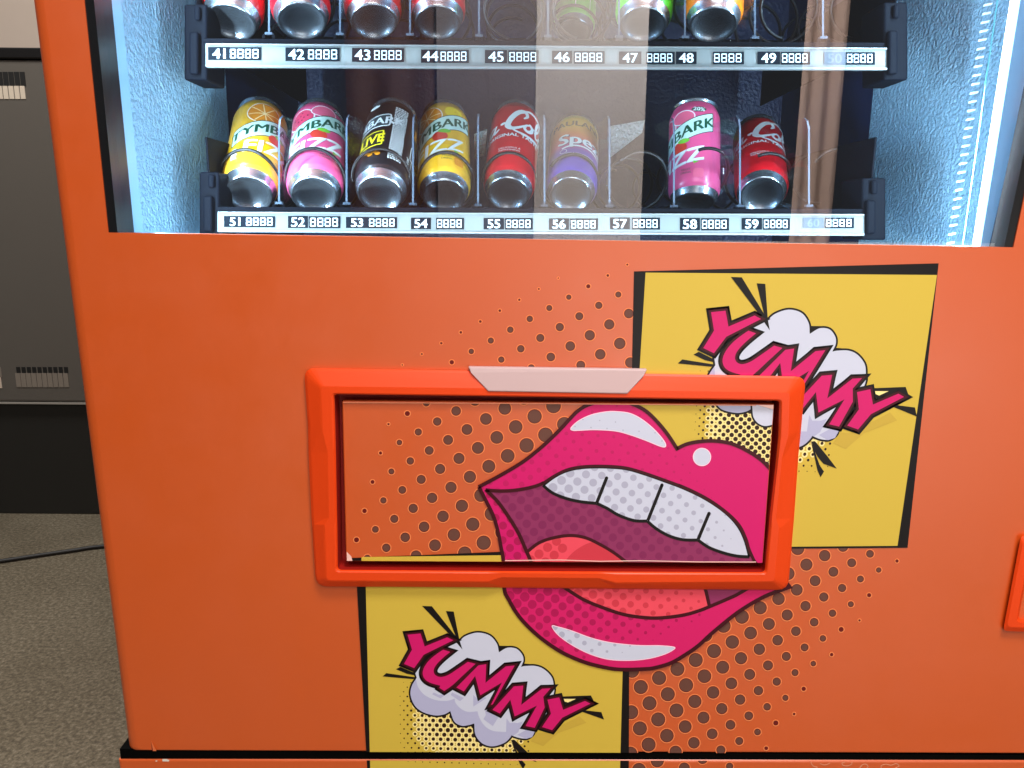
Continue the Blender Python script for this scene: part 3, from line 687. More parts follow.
def tray(label, rail, tags, divs, coils, brackets, zt_off, incline):
    L_, R_ = rail['x']; (tl, tr_), (bl, br) = rail['top'], rail['bot']
    root = mp(MBbase(L_, R_, rail, incline)); root['label'] = label
    def sub(o): o.parent = root; return o
    # rail
    b = MB(); a0, a1, a2, a3 = at(L_, tl, YR), at(R_, tr_, YR), at(R_, br, YR), at(L_, bl, YR)
    b.hexa([a0, a1, a2, a3] + [Vector((p.x, YR + .006, p.z)) for p in (a0, a1, a2, a3)], railm)
    o = sub(b.build('price_rail', bevel=.0012)); o['label'] = 'pale metal price rail'
    b = MB()
    for (ta, tb, y0, y1) in ((tl, tr_, 0, 1.7), (bl, br, -2.4, 0)):
        q_ = [at(L_ + .5, ta + y0, YR - .0022), at(R_ - .5, tb + y0, YR - .0022), at(R_ - .5, tb + y1, YR - .0022), at(L_ + .5, ta + y1, YR - .0022)]
        b.hexa(q_ + [Vector((p.x, YR - .0002, p.z)) for p in q_], alu)
    sub(b.build('rail_lip', bevel=.0006))
    for num, x0, x1, d0, d1, y0, y1, faded in tags:
        s = Sheet(lambda x, y, l: at(x, y, YR - .0006 - EPS * l))
        if num: s.put([[(x0, y0), (x1, y0), (x1, y1), (x0, y1)]], tagpale if faded else tagblk)
        s.put([[(d0, y0 + .2), (d1, y0 + .2), (d1, y1 + .2), (d0, y1 + .2)]], tagblk)
        H = y1 - y0
        if num: write(s, mat('tag_faint', (84, 96, 106), .7, spec=.05) if faded else tagwhite, .28, lambda t: t, num, (x0 + x1) / 2, y1 - H * .13, H * .76, 'C', flip=True, sx=1.1)
        w = (d1 - d0 - 2) / 4
        for k in range(4): s.quads(seven(d0 + 1.2 + k * w, y0 + H * .2, w * .74, H * .62), tagwhite, k == 0)
        o = s.build('price_tag', None); sub(o)
    fl = at(560, (tl + tr_) / 2 - 1, YR).z
    for x, yt, yb in divs:
        b = MB(); t_ = .0009
        p0, p1 = at(x, yb, YR + .012), at(x, yt, YR + .012); dp = .30
        pts = [(YR + .012, p0.z), (YR + .012, p1.z - .012), (YR + .016, p1.z - .004), (YR + .024, p1.z), (YR + .024 + dp, p1.z + .012), (YR + .024 + dp, p0.z)]
        xa = p0.x
        n0 = len(b.v); k = b.m(acryl)
        for sx in (-t_, t_):
            for (yy, zz) in pts: b.v.append((xa + (p1.x - p0.x) * (zz - p0.z) / (p1.z - p0.z) + sx, yy, zz))
        m = len(pts)
        b.f.append([n0 + i for i in range(m)]); b.mi.append(k); b.f.append([n0 + m + i for i in range(m)][::-1]); b.mi.append(k)
        ke = b.m(edge)
        for i in range(m):
            b.f.append([n0 + i, n0 + (i + 1) % m, n0 + m + (i + 1) % m, n0 + m + i]); b.mi.append(ke if i in (0, 1, 2) else k)
        # little foot clip
        for w, h in ((.006, .0022), (.0035, .0045)): b.box((xa - w, YR + .0105, p0.z - .001), (xa + w, YR + .016, p0.z + h), trayblk if w > .005 else edge)
        sub(b.build('divider'))
    for x, Y, yc, r, a0, pitch in coils:
        b = MB(); c = at(x, yc, Y); path = []
        
        a = a0
        while a < 1100:
            ar = math.radians(a); fl_ = max(0., a - 35) / 360 * pitch
            path.append((c.x + r * math.sin(ar), Y + fl_, c.z + r * math.cos(ar))); a += 9
        b.tube(path, .0018, coilm, 8); sub(b.build('coil', smooth=True))
    for (x0, x1, y0, y1) in brackets:
        b = MB(); q_ = [at(x, y, YR + .002) for x, y in ((x0, y1), (x1, y1), (x1, y0), (x0, y0))]
        b.hexa(q_ + [Vector((p.x, YR + .05, p.z)) for p in q_], trayblk)
        xm = (x0 * .62 + x1 * .38); q_ = [at(x, y, YR - .004) for x, y in ((xm - 4, y1 - 6), (xm + 5, y1 - 6), (xm + 5, y0 + (y1 - y0) * .36), (xm - 4, y0 + (y1 - y0) * .36))]
        b.hexa(q_ + [Vector((p.x, YR + .002, p.z)) for p in q_], trayblk)
        q_ = [at(x, y, YR - .002) for x, y in ((xm + 1, y0 + 16), (xm + 7, y0 + 16), (xm + 7, y0 + 2), (xm + 1, y0 + 2))]
        b.hexa(q_ + [Vector((p.x, YR + .002, p.z)) for p in q_], trayblk)
        sub(b.build('tray_bracket', bevel=.003, seg=3))
    return root
def MBbase(L_, R_, rail, incline):
    b = MB(); tl, tr_ = rail['top']; p, q_ = at(L_ - 6, tl - 1, YR + .004), at(R_ + 6, tr_ - 1, YR + .004)
    lo = [p + Vector((0, 0, -.003)), q_ + Vector((0, 0, -.003)), q_, p]; dY = .42
    b.hexa(lo + [v_ + Vector((0, dY, incline)) for v_ in lo], trayblk)
    # front lip under the cans
    q4 = [at(L_ - 2, tl - 5, YR + .001), at(R_ + 2, tr_ - 5, YR + .001), at(R_ + 2, tr_ - .2, YR + .001), at(L_ - 2, tl - .2, YR + .001)]
    b.hexa(q4 + [v_ + Vector((0, .0028, 0)) for v_ in q4], trayblk)
    for xx in (L_ - 6, R_ + 4):
        c0 = at(xx, tl - 1, YR + .006); b.box((c0.x - .001, YR + .006, c0.z), (c0.x + .001, YR + .4, c0.z + .07), trayblk)
    return b.build('tray', bevel=.0006)
up_tags = [('41', 208, 230, 229, 261, 47, 60, 0), ('42', 285.4, 307, 307, 339.7, 47.5, 61, 0), ('43', 352, 373, 373, 404, 48, 61.8, 0), ('44', 421, 440, 439.5, 468.8, 49.5, 62.7, 0), ('45', 485, 507, 508.3, 538.6, 50, 63.2, 0), ('46', 552, 572, 574, 604.6, 50.8, 63.5, 0),
           ('47', 619, 641.4, 646, 674.7, 51.5, 64, 0), ('48', 676, 696.6, 713, 744, 51.6, 64, 0), ('49', 757.4, 780, 781, 810, 51.6, 64.3, 0), ('50', 824, 845.6, 846, 875, 52, 64.5, 1)]
lo_tags = [('51', 224, 246, 245, 275, 216, 227, 0), ('52', 288, 308, 309, 340.5, 216, 228, 0), ('53', 346, 368, 368, 397, 217, 228, 0), ('54', 411, 431, 436, 464, 217.7, 229.2, 0), ('55', 483.7, 504, 505, 532.8, 218, 229.4, 0), ('56', 549, 569, 570, 598, 218.4, 229.8, 0),
           ('57', 610, 630, 632, 660, 217.6, 229.4, 0), ('58', 680, 700, 701, 729, 218, 230.2, 0), ('59', 741.7, 762, 763, 790, 218, 229.6, 0), ('60', 803, 823.7, 825, 854, 217.6, 228, 1)]
up_divs = [(269, -70, 37.5), (340, -70, 38), (410, -70, 38.5), (479, -70, 39.5), (548, -70, 40), (619, -70, 40.5), (685, -70, 41), (755, -70, 41.5), (823, -70, 41.5)]
lo_divs = [(279, 114, 206.5), (346.5, 113, 207), (413, 113, 207.5), (478, 112, 208.5), (544.5, 113, 209), (609.5, 114, 209.3), (674, 116, 209.5), (740, 114, 209.5), (809, 116, 209.3)]

# cans first: where each stands (photo pixel of base centre and top centre, distance behind the front, length)
CANS = [  # key, base px, top px, Y of the base, length, kind, turn (mm), slot
    ('51', (249, 195), (262, 117), .160, .140, 'citrus', 15), ('52', (314.5, 196), (320, 119), .160, .140, 'melon', -4), ('53', (380, 195), (394, 118), .168, .140, 'black', 0),
    ('54', (444, 197), (444.5, 118), .205, .142, 'citrus', -9), ('55', (508, 195), (516.5, 118), .225, .142, 'cola', -4), ('56', (571, 196), (575, 132), .235, .140, 'sunset', 0),
    ('58', (694, 203), (694.5, 110), .250, .118, 'melon', -21), ('59', (762, 196), (757, 134), .225, .142, 'cola', 3),
    ('41', (231, 23), (248,-84), .150, .140, 'cola', 40), ('42', (302, 22), (293,-80), .160, .142, 'cola', 64), ('43', (374, 23), (366,-80), .185, .142, 'cola', 74), ('44', (438, 24), (434,-80), .200, .142, 'cola', 84),
    ('46', (574, 33), (578, -40), .50, .140, 'green', 20), ('47', (643, 26), (650,-76), .190, .142, 'green', 0), ('48', (713, 26), (717,-80), .175, .142, 'orange', 0)]
lo_coils = [(247, .166, 179, .0290, -100, .075), (314, .165, 178, .0292, -100, .075), (380.5, .172, 178, .0292, -100, .075), (446, .211, 180, .0290, -95, .075), (509, .231, 180, .0290, -95, .075), (572.5, .243, 181, .0290, -58, .075),
            (641, .20, 181, .030, -48, .09), (707, .213, 176, .029, -22, .20), (768, .220, 181, .0290, -26, .10), (836, .22, 176, .028, -60, .09)]
up_coils = [(x, y, -6, .029, -100, .075) for x, y in ((232, .156), (302, .166), (374, .19), (438, .206), (642, .195), (713, .18))] + [(x, y, 8, .030, -170, .055) for x, y in ((514, .20), (583, .20), (790, .20), (860, .20))]
tray('upper tray with price tags 41 to 50', dict(x=(205, 888), top=(43.2, 47.6), bot=(67, 69.8)), up_tags, up_divs, up_coils, [(184, 207, 4, 80), (884, 908, 2, 80)], 0, .10)
tray('lower tray with price tags 51 to 60', dict(x=(217, 865), top=(211.7, 214), bot=(232.2, 236)), lo_tags, lo_divs, lo_coils, [(199, 219, 172, 238), (862, 886, 178, 240)], 0, .0)

# ------------------------------------------------------------------ cans
canalu = mat('can_aluminium', (186, 196, 206), .27, metal=.95)
Rc = .029
PROF = [(0, 9), (9, 8.3), (16, 6), (19.6, 2.5), (21.2, .4), (22.2, 0), (23.2, .5), (24, 2.2), (24.4, 4.5), (26.2, 9), (28.2, 13), (29, 17), (29, 120), (28.6, 123), (27.2, 128), (25.4, 133), (24.7, 135), (24.9, 136), (26.3, 138), (26.5, 139.4), (26.1, 140), (25.3, 139.6), (24.6, 136.5), (23.5, 135.5), (0, 135.5)]
def rad_at(z):
    for (r0, z0), (r1, z1) in zip(PROF[5:17], PROF[6:18]):
        if z0 <= z <= z1: return r0 + (r1 - r0) * (z - z0) / (z1 - z0 + 1e-9)
    return 29
def lathe(name, prof, mt, parent, n=56):
    v, f = [], []
    for r, z in prof:
        for k in range(n): a = 2 * PI * k / n; v.append((r * .001 * math.sin(a), -r * .001 * math.cos(a), z * .001))
    for j in range(len(prof) - 1):
        for k in range(n): f.append([j * n + k, j * n + (k + 1) % n, (j + 1) * n + (k + 1) % n, (j + 1) * n + k])
    o = fixn(mesh_obj(name, v, f, mt, None, parent, True))
    return o
class CanSheet(Sheet):
    def __init__(s, turn): Sheet.__init__(s, None); s.turn = turn
    def put(s, polys, mt, up=True):
        if up: s.layer += 1
        for p in polys:
            for t in ([p] if len(p) <= 3 else tris(p)):
                if abs(area(t)) < 1e-6: continue
                x0, x1 = min(q[0] for q in t), max(q[0] for q in t); st = 3.0
                k = math.floor(x0 / st)
                while k * st < x1:
                    q = half(t, (k * st, 0), (k * st, 1), -1); q = half(q, ((k + 1) * st, 0), ((k + 1) * st, 1), 1) if q else None
                    if q:
                        for q2 in ([q] if max(a[1] for a in q) < 119 else [x for x in (half(q, (0, 119), (1, 119), -1), *[half(half(q, (0, za), (1, za), 1) or [(0, 0)] * 3, (0, zb), (1, zb), -1) for za, zb in ((119, 123), (123, 128), (128, 133))]) if x]):
                            if abs(area(q2)) < 1e-6: continue
                            P = []
                            for a, z in q2:
                                r = (rad_at(z) + .12 + .035 * s.layer) * .001; ph = (a + s.turn) / 29; P.append((r * math.sin(ph), -r * math.cos(ph), z * .001))
                            s.mb.face(P, mt)
                    k += 1
ink = lambda n, c: mat('ink_' + n, c, .28, spec=.5, coat=.25)
iw, ig, igl, ired = ink('white', (236, 240, 240)), ink('green', (18, 84, 58)), ink('leaf', (120, 190, 60)), ink('apple', (214, 64, 50))
def rrect(x0, y0, x1, y1, r): return [(p.x, p.y) for p in rounded([(x0, y0), (x1, y0), (x1, y1), (x0, y1)], r, 4)]
def shear(P, k, c=0): return [(x, y + k * (x - c)) for x, y in P]
def tymbark(s, base, base2, accent, lower):
    if lower: s.put([[(-91, 15), (91, 15), (91, 52), (-91, 52)]], lower)
    # fruit at the shoulder
    if base2 == 'slice':
        rim, flesh, line, lemon = ink('slice_rim', (238, 196, 120)), ink('slice', (226, 138, 34)), ink('slice_line', (248, 222, 170)), ink('lemon', (244, 206, 34))
        s.put([circle((-12, 104), 19, 28)], iw); s.put([circle((-12, 104), 18, 28)], flesh); 
        for k in range(8):
            a = k * PI / 4 + .2; s.put(ribbon([(-12, 104), (-12 + 17 * math.cos(a), 104 + 17 * math.sin(a))], 1.1), line, k == 0)
        s.put([circle((20, 112), 11, 24, .9)], lemon); s.put([circle((24 + 3 * math.cos(i * 2.4) * (i % 4), 112 + 2.4 * math.sin(i * 2.4) * (i % 4)), .8, 6) for i in range(14)], ink('lemon_dk', (226, 178, 20)))
    else:
        s.put([circle((-18, 100), 17, 28)], iw); s.put([circle((-18, 100), 15.5, 28)], ink('melon_flesh', (222, 70, 104)))
        s.put([circle((-18 + 9 * math.cos(i * 1.3) * (.5 + .5 * (i % 2)), 101 + 9 * math.sin(i * 1.3) * (.5 + .5 * (i % 2))), .9, 6, 1.5) for i in range(9)], ink('seed', (70, 20, 30)))
        s.put([circle((8, 110), 14, 28, .75)], iw); s.put([circle((8, 110), 13, 28, .72)], ink('melon_mid', (230, 100, 132)))
        s.put([circle((26, 120), 9, 6, .5)], ig); s.put(text('20%', 26, 117.5, 5.5, 'C', .02, rot=-.1), iw)
    # banner with the name
    k = .50; yb = 84
    BN = shear([(p[0], p[1] + .0011 * p[0] ** 2 * -1) for p in ([(x, yb - 12.5) for x in range(-42, 43, 6)] + [(x, yb + 12) for x in range(42, -43, -6)])], k)
    s.put([offset_poly(BN, 1.5)], ig); s.put([offset_poly(BN, .4)], iw); s.put([BN], ink('banner', (206, 236, 226)))
    write(s, ig, .6, lambda t: shear([(x, y - .0011 * x * x + yb - 7.2) for x, y in t], k), 'TYMBARK', 0, 0, 14.2, 'C', sx=.98)
    
    s.put([circle((4, 66), 8.8, 20, .95)], ired); s.put([circle((9, 75), 7, 16, .5)], igl)
    Z = text('FIZZ', 0, 0, 19, 'C', shear=.25, rot=.24, sx=1.15)
    Zs = [[(x + 4, y + 40) for x, y in t] for t in Z]
    s.put([[(x + 1, y - 1) for x, y in t] for t in Zs], ink('shade', (200, 205, 210)) if not lower else ink('gold', (232, 196, 90)))
    for d in (-.9, -.3, .3, .9): s.put([[(x + d, y + d * .5) for x, y in t] for t in Zs], iw)
    s.put(text('FRUIT', 12, 31, 2.8, 'C'), ig); s.put(text('DRINK', 12, 26.5, 2.8, 'C'), ig, False)
    s.put([rrect(20, 20, 31, 33, 3)], accent); s.put([circle((22, 42), 4, 3, .6)], igl)
    for i in range(9): s.put([[(-40, 22 + i * 2.1), (-33 - (i % 3), 22 + i * 2.1), (-33 - (i % 3), 23 + i * 2.1), (-40, 23 + i * 2.1)]], iw, i == 0)
def label_base(o_mat, parent, turn=0): return lathe('label', [(26.6 + .1, 9.9), (28.2 + .1, 13), (29.1, 17), (29.1, 120), (28.7, 123), (27.3, 128), (25.5, 133), (25.0, 134.4)], o_mat, parent)
def coke_script(s, x0, y0, k, mt):
    """flowing white script, stroke by stroke: Coca-Cola"""
    def st(pts, w0, w1=None, n=6):
        P = cr([(x0 + k * x, y0 + k * (y + .06 * (x - 43))) for x, y in pts], n); L = len(P); w1 = w0 if w1 is None else w1
        s.put(ribbon(P, [k * 1.25 * (w0 + (w1 - w0) * math.sin(PI * i / (L - 1))) for i in range(L)]), mt)
    def C(x, h=1.):
        st([(x + 9.5, 10 * h), (x + 11.5, 13 * h), (x + 10, 16 * h), (x + 6, 14.5 * h), (x + 2, 9 * h), (x + .5, 3.5), (x + 3, .4), (x + 7, 1.5), (x + 11, 5)], .7, 3.0)
    def o_(x): st([(x + 4, 7), (x + 1.2, 5), (x + .4, 2), (x + 2.4, .2), (x + 5, 2), (x + 5.6, 5), (x + 4, 7), (x + 4.6, 6), (x + 8, 6)], .8, 1.9)
    def c_(x): st([(x + 5.4, 5.5), (x + 4.5, 7), (x + 1.6, 5), (x + .8, 2), (x + 2.6, .2), (x + 7, 3)], .8, 2.0)
    def a_(x):
        st([(x + 4.6, 6.6), (x + 2, 6), (x + .4, 2), (x + 2, .2), (x + 4.5, 2.6), (x + 5.6, 6.6)], .8, 1.8); st([(x + 6, 7), (x + 5, 3), (x + 5.6, .3), (x + 8.4, 2.4)], 1.1, 1.6)
    def l_(x): st([(x, 3), (x + 4, 9), (x + 5.6, 14.5), (x + 4, 15.6), (x + 1.8, 11), (x + 1, 4), (x + 2, .4), (x + 5, 2.6)], .7, 1.9)
    s.layer += 1
    C(0, 1.0); o_(10); c_(17.5); a_(24); st([(33, 5.6), (36, 6.2)], 1.2, 1.8); C(37, 1.05); o_(47); l_(54.5); a_(59.5)
    st([(39, 1), (44, -3), (54, -4), (66, -1.5), (78, 1.5)], .5, 1.5); st([(44, 15), (50, 18.5), (58, 17), (66, 17.5)], .4, 1.6)
def deco(kind, turn, parent):
    s = CanSheet(turn)
    if kind == 'citrus':
        label_base(ink('citrus_base', (230, 172, 40)), parent); tymbark(s, None, 'slice', ink('amber', (208, 130, 26)), ink('citrus_low', (238, 186, 14)))
    elif kind == 'melon':
        label_base(ink('melon_base', (224, 84, 132)), parent); tymbark(s, None, 'melon', ink('melon_mid', (230, 100, 132)), None)
    elif kind == 'black':
        label_base(ink('black_base', (26, 26, 30)), parent)
        fr = shear(rrect(-52, 78, -2, 101, 4), .12, -20); s.put([fr], iw); s.put([offset_poly(fr, -1.6)], ink('slate', (52, 70, 76)))
        write(s, iw, .5, lambda t: shear([(x - 26, y + 83) for x, y in t], .12, -20), 'TYMBARK', 0, 0, 12.5, 'C', sx=.98)
        rnd = random.Random(3)
        for i in range(30):
            y = 25 + i * 3.1; x = .5
            while x < 15:
                w = rnd.uniform(1.4, 4.2); s.put([[(x, y), (min(15.5, x + w), y), (min(15.5, x + w), y + 2.1), (x, y + 2.1)]], iw, False); x += w + .7
        yy = ink('yellow', (236, 214, 40)); fr = shear(rrect(-36, 44, -7, 70, 2), .15, -20); s.put([fr], yy); s.put([offset_poly(fr, -1.6)], ink('black_base', (26, 26, 30)))
        s.put([shear([(x - 20, y + 50) for x, y in t], .15, -20) for t in text('LIVE', 0, 0, 14, 'C', .03, sx=.8)], yy)
        fr = shear(rrect(27, 46, 70, 70, 4), .35, 30); s.put([fr], iw); s.put([offset_poly(fr, -1.5)], ink('black_base', (26, 26, 30)))
        write(s, iw, .5, lambda t: shear([(x + 31, y + 51) for x, y in t], .35, 30), 'TYMBARK', 0, 0, 12.5, 'L', sx=.95)
        s.put(text('330 ml', 26, 36, 4, 'C', .02, rot=PI / 2), iw); s.put(ribbon([(31, 22), (31, 44)], .7), iw); s.put(text('24', 20.5, 32, 3, 'C', .01, rot=PI / 2), iw)
        s.put([circle((-22 + i * 4, 34 - (i % 2) * 4), 3, 10) for i in range(4)], ink('amber', (208, 130, 26))); s.put([circle((-24, 120), 7, 14, .5)], iw); s.put([circle((33, 90 + 5 * i), 3.6, 8) for i in range(3)], ink('amber', (208, 130, 26)))
    elif kind == 'cola':
        label_base(ink('cola_base', (196, 14, 28)), parent)
        coke_script(s, -80, 79, 2.0, iw)
        write(s, iw, .25, lambda t: t, 'ORIGINAL TASTE', 2, 65, 5.2, 'C', sx=1.22); s.put(text('DELICIOUS &', 0, 43, 2.6, 'C', sx=1.15), iw); s.put(text('REFRESHING', 0, 39, 2.6, 'C', sx=1.15), iw, False)
        s.put([[(44, 22), (62, 22), (62, 46), (44, 46)]], iw)
        for i in range(9): s.put([[(46 + i * 1.7, 25), (46.8 + i * 1.7, 25), (46.8 + i * 1.7, 44), (46 + i * 1.7, 44)]], ink('black_base', (26, 26, 30)), i == 0)
    elif kind == 'sunset':
        m = ink('sunset', (220, 150, 60)); nt = m.node_tree
        if 'ramp' not in nt.nodes:
            tc = nt.nodes.new('ShaderNodeTexCoord'); sp = nt.nodes.new('ShaderNodeSeparateXYZ'); r = nt.nodes.new('ShaderNodeValToRGB'); r.name = 'ramp'; mr = nt.nodes.new('ShaderNodeMath'); mr.operation = 'MULTIPLY'; mr.inputs[1].default_value = 7.2
            nt.links.new(tc.outputs['Object'], sp.inputs[0]); nt.links.new(sp.outputs['Z'], mr.inputs[0]); nt.links.new(mr.outputs[0], r.inputs[0]); nt.links.new(r.outputs[0], nt.nodes['Principled BSDF'].inputs['Base Color'])
            e = r.color_ramp.elements; e[0].position = .2; e[0].color = (*lin((84, 60, 160)), 1); e[1].position = .95; e[1].color = (*lin((232, 204, 60)), 1)
            for ps, c in ((.36, (110, 64, 160)), (.46, (206, 86, 108)), (.62, (226, 130, 56)), (.78, (230, 176, 60))): x = e.new(ps); x.color = (*lin(c), 1)
        label_base(m, parent)
        write(s, ink('bronze', (104, 78, 20)), .45, lambda t: t, 'PAULANER', 9, 103, 11, 'C', sx=1.02)
        [write(s, m_, b_, lambda t: t, 'Spezi', x_, y_, 22, 'C', sx=.96) for m_, b_, x_, y_ in ((ink('plum', (120, 40, 90)), 1.3, 12.2, 60.6), (iw, .9, 11, 62))]
        s.put(ribbon(cr([(-14, 54), (0, 57.5), (22, 58), (40, 55)]), 3), iw); s.put(text('COLA-MIX ORANGE', 8, 40, 2.6, 'C', .01), iw); s.quads(ribbon(circle((-12, 47), 4, 16), .6, True), iw)
    elif kind == 'green':
        label_base(ink('lime_base', (84, 196, 34)), parent)
        for x in (-20, 2, 24): s.put(ribbon(cr([(x, 16), (x + 1, 50), (x + 3, 90)]), .8), iw, False)
        s.put(ribbon([(-90, 46), (90, 46)], .8), iw); s.put([circle((0, 80), 20, 24)], ink('leaf', (120, 190, 60)))
    elif kind == 'orange':
        label_base(ink('orange_base', (236, 120, 20)), parent); s.put(ribbon([(-90, 52), (90, 52)], 1), iw); s.put([circle((0, 84), 22, 24)], iw)
    o = s.build('printed_design', None)
    if o: o.parent = parent
LAB = {'51': 'yellow TYMBARK can with orange slice over tag 51, leftmost of its row', '52': 'pink TYMBARK melon can leaning back over tag 52', '53': 'black TYMBARK can with white small print over tag 53', '54': 'yellow TYMBARK can over tag 54, between black can and red cola can',
       '55': 'red cola can showing Cola script over tag 55, beside the yellow can', '56': 'orange to purple Spezi can over tag 56', '58': 'pink TYMBARK can standing upright over tag 58', '59': 'red cola can over tag 59, rightmost can of the lower row',
       '41': 'red cola can cut by the photo top over tag 41', '42': 'red cola can base over tag 42, second from left in upper row', '43': 'red cola can base over tag 43, third from left in upper row', '44': 'red cola can base over tag 44, last red can before the empty slot',
       '46': 'green can standing far back in its lane over tag 46', '47': 'bright green can near the front over tag 47', '48': 'orange can over tag 48 in the upper row'}
KINDS = {'citrus': 'yellow TYMBARK cans', 'melon': 'pink TYMBARK cans', 'cola': 'red cola cans', 'green': 'green cans'}
for key, bp, tp, Y, Ln, kind, turn in CANS:
    base = at(bp[0], bp[1], Y); d = ray(*tp); o_ = CAM - base
    aa, bb, cc = d.dot(d), 2 * o_.dot(d), o_.dot(o_) - Ln * Ln; disc = bb * bb - 4 * aa * cc
    t = (-bb + math.sqrt(max(0, disc))) / (2 * aa); top = CAM + d * t
    ax = (top - base).normalized()
    fwd = Vector((0, -1, 0)); fwd = (CAM - base); fwd.z = 0; fwd = (fwd - ax * fwd.dot(ax)).normalized()     # printed front
    xr_ = (-fwd).cross(ax).normalized()
    sc = 1.0
    root = thing('drink_can', LAB[key], 'can', group=KINDS.get(kind))
    k = 1.0 if key != '58' else 1.0
    root.matrix_world = Matrix(((xr_.x, -fwd.x, ax.x, base.x), (xr_.y, -fwd.y, ax.y, base.y), (xr_.z, -fwd.z, ax.z, base.z), (0, 0, 0, 1))) @ Matrix.Diagonal((1, 1, Ln / .140 , 1))
    lathe('can_body', PROF, canalu, root)
    deco(kind, turn, root)

# ------------------------------------------------------------------ left: floor, wall, grey cabinet, cable
fl = mat('floor_stone', (124, 108, 88), .85)
nt = fl.node_tree; tc = nt.nodes.new('ShaderNodeTexCoord'); bs = nt.nodes['Principled BSDF']
n1 = nt.nodes.new('ShaderNodeTexNoise'); n1.inputs['Scale'].default_value = 140; n1.inputs['Detail'].default_value = 8; n1.inputs['Roughness'].default_value = .75
n2 = nt.nodes.new('ShaderNodeTexVoronoi'); n2.inputs['Scale'].default_value = 240
r1 = nt.nodes.new('ShaderNodeValToRGB'); e = r1.color_ramp.elements
e[0].position = .34; e[0].color = (*lin((70, 64, 52)), 1); e[1].position = .68; e[1].color = (*lin((150, 141, 122)), 1); x = e.new(.5); x.color = (*lin((107, 98, 80)), 1)
mx = nt.nodes.new('ShaderNodeMixRGB'); mx.blend_type = 'MULTIPLY'; mx.inputs[0].default_value = .35
r2 = nt.nodes.new('ShaderNodeValToRGB'); r2.color_ramp.elements[0].position = .05; r2.color_ramp.elements[0].color = (.45, .38, .32, 1); r2.color_ramp.elements[1].position = .5
nt.links.new(tc.outputs['Object'], n1.inputs[0]); nt.links.new(tc.outputs['Object'], n2.inputs[0]); nt.links.new(n1.outputs['Fac'], r1.inputs[0]); nt.links.new(n2.outputs['Distance'], r2.inputs[0])
n3 = nt.nodes.new('ShaderNodeTexNoise'); n3.inputs['Scale'].default_value = 4.5; n3.inputs['Detail'].default_value = 5; r3 = nt.nodes.new('ShaderNodeValToRGB')
r3.color_ramp.elements[0].position = .36; r3.color_ramp.elements[0].color = (.72, .70, .66, 1); r3.color_ramp.elements[1].position = .58
m3 = nt.nodes.new('ShaderNodeMixRGB'); m3.blend_type = 'MULTIPLY'; m3.inputs[0].default_value = .8
nt.links.new(tc.outputs['Object'], n3.inputs[0]); nt.links.new(n3.outputs['Fac'], r3.inputs[0]); nt.links.new(r1.outputs[0], m3.inputs[1]); nt.links.new(r3.outputs[0], m3.inputs[2])
nt.links.new(m3.outputs[0], mx.inputs[1]); nt.links.new(r2.outputs[0], mx.inputs[2]); nt.links.new(mx.outputs[0], bs.inputs['Base Color'])
bp_ = nt.nodes.new('ShaderNodeBump'); bp_.inputs['Strength'].default_value = .5; bp_.inputs['Distance'].default_value = .004; nt.links.new(n1.outputs['Fac'], bp_.inputs['Height']); nt.links.new(bp_.outputs[0], bs.inputs['Normal'])
b = MB(); b.face([(-5, -4, 0), (5, -4, 0), (5, 4, 0), (-5, 4, 0)], fl); tag(b.build('floor'), 'speckled grey brown stone floor', kind='structure')
YC = 1.33
cab = thing('grey_cabinet', 'dark grey metal cabinet with vent slots behind the orange machine', 'cabinet', (-1.4, YC, 0))
def cp(o): o.parent = cab; o.matrix_parent_inverse = Matrix.Translation(cab.location).inverted(); return o
gm = mat('grey_metal', (92, 88, 82), .5, spec=.4, bump=(400, .15, .001, 2)); gd = mat('black_plinth', (30, 29, 26), .55); gb = mat('black_band', (18, 16, 16), .4); lite = mat('pale_line', (150, 146, 138), .4)
zt, zl, zb = at(40, 60, YC).z, at(40, 402, YC).z, at(40, 516, YC).z
X0, X1 = -2.1, at(150, 402, YC).x
b = MB(); b.box((X0, YC, zl), (X1, YC + .5, zt), gm); cp(b.build('upper_panel', bevel=.006))
b = MB(); b.box((X0, YC + .012, max(.002, zb)), (X1, YC + .5, zl - .006), gd); cp(b.build('plinth'))
b = MB(); b.box((X0, YC - .004, zl - .005), (X1, YC + .02, zl - .001), lite); cp(b.build('edge_strip'))
b = MB(); b.box((X0, YC - .006, zt + .002), (X1, YC + .5, at(40, 48, YC).z), gb); cp(b.build('top_band', bevel=.003))
slotd = mat('vent_dark', (14, 13, 12), .7); slotl = mat('vent_cream', (206, 194, 176), .5); slotg = mat('vent_grey', (128, 120, 110), .5)
def vent(x0, x1, ya, yb, yc, n, la_, lb_):
    b = MB(); w = (x1 - x0) / n
    for i in range(n):
        xa, xb = x0 + i * w, x0 + i * w + w * .58
        for (y0, y1, mt) in ((ya, yb, la_), (yb, yc, lb_)):
            p, q_ = at(xa, y1, YC), at(xb, y0, YC); b.box((p.x, YC - .0015, p.z), (q_.x, YC + .002, q_.z), mt)
    cp(b.build('vent'))
vent(-24, 27, 72, 86, 99, 9, slotd, slotl); vent(-12, 3, 367, 377, 388, 3, slotg, slotl); vent(17, 70, 367, 373, 387, 10, slotd, slotg)
tag(mesh_obj('wall', [(-4, 1.95, 0), (4, 1.95, 0), (4, 1.95, 3), (-4, 1.95, 3)], [(0, 1, 2, 3)], mat('cream_wall', (196, 180, 166), .7, vary=.04)), 'plain cream wall behind the grey cabinet', kind='structure')
b = MB(); pth = [at_z(x, y, .006) for x, y in cr([(-40, 566), (0, 561), (40, 555), (75, 550), (100, 546.5), (180, 540)])]
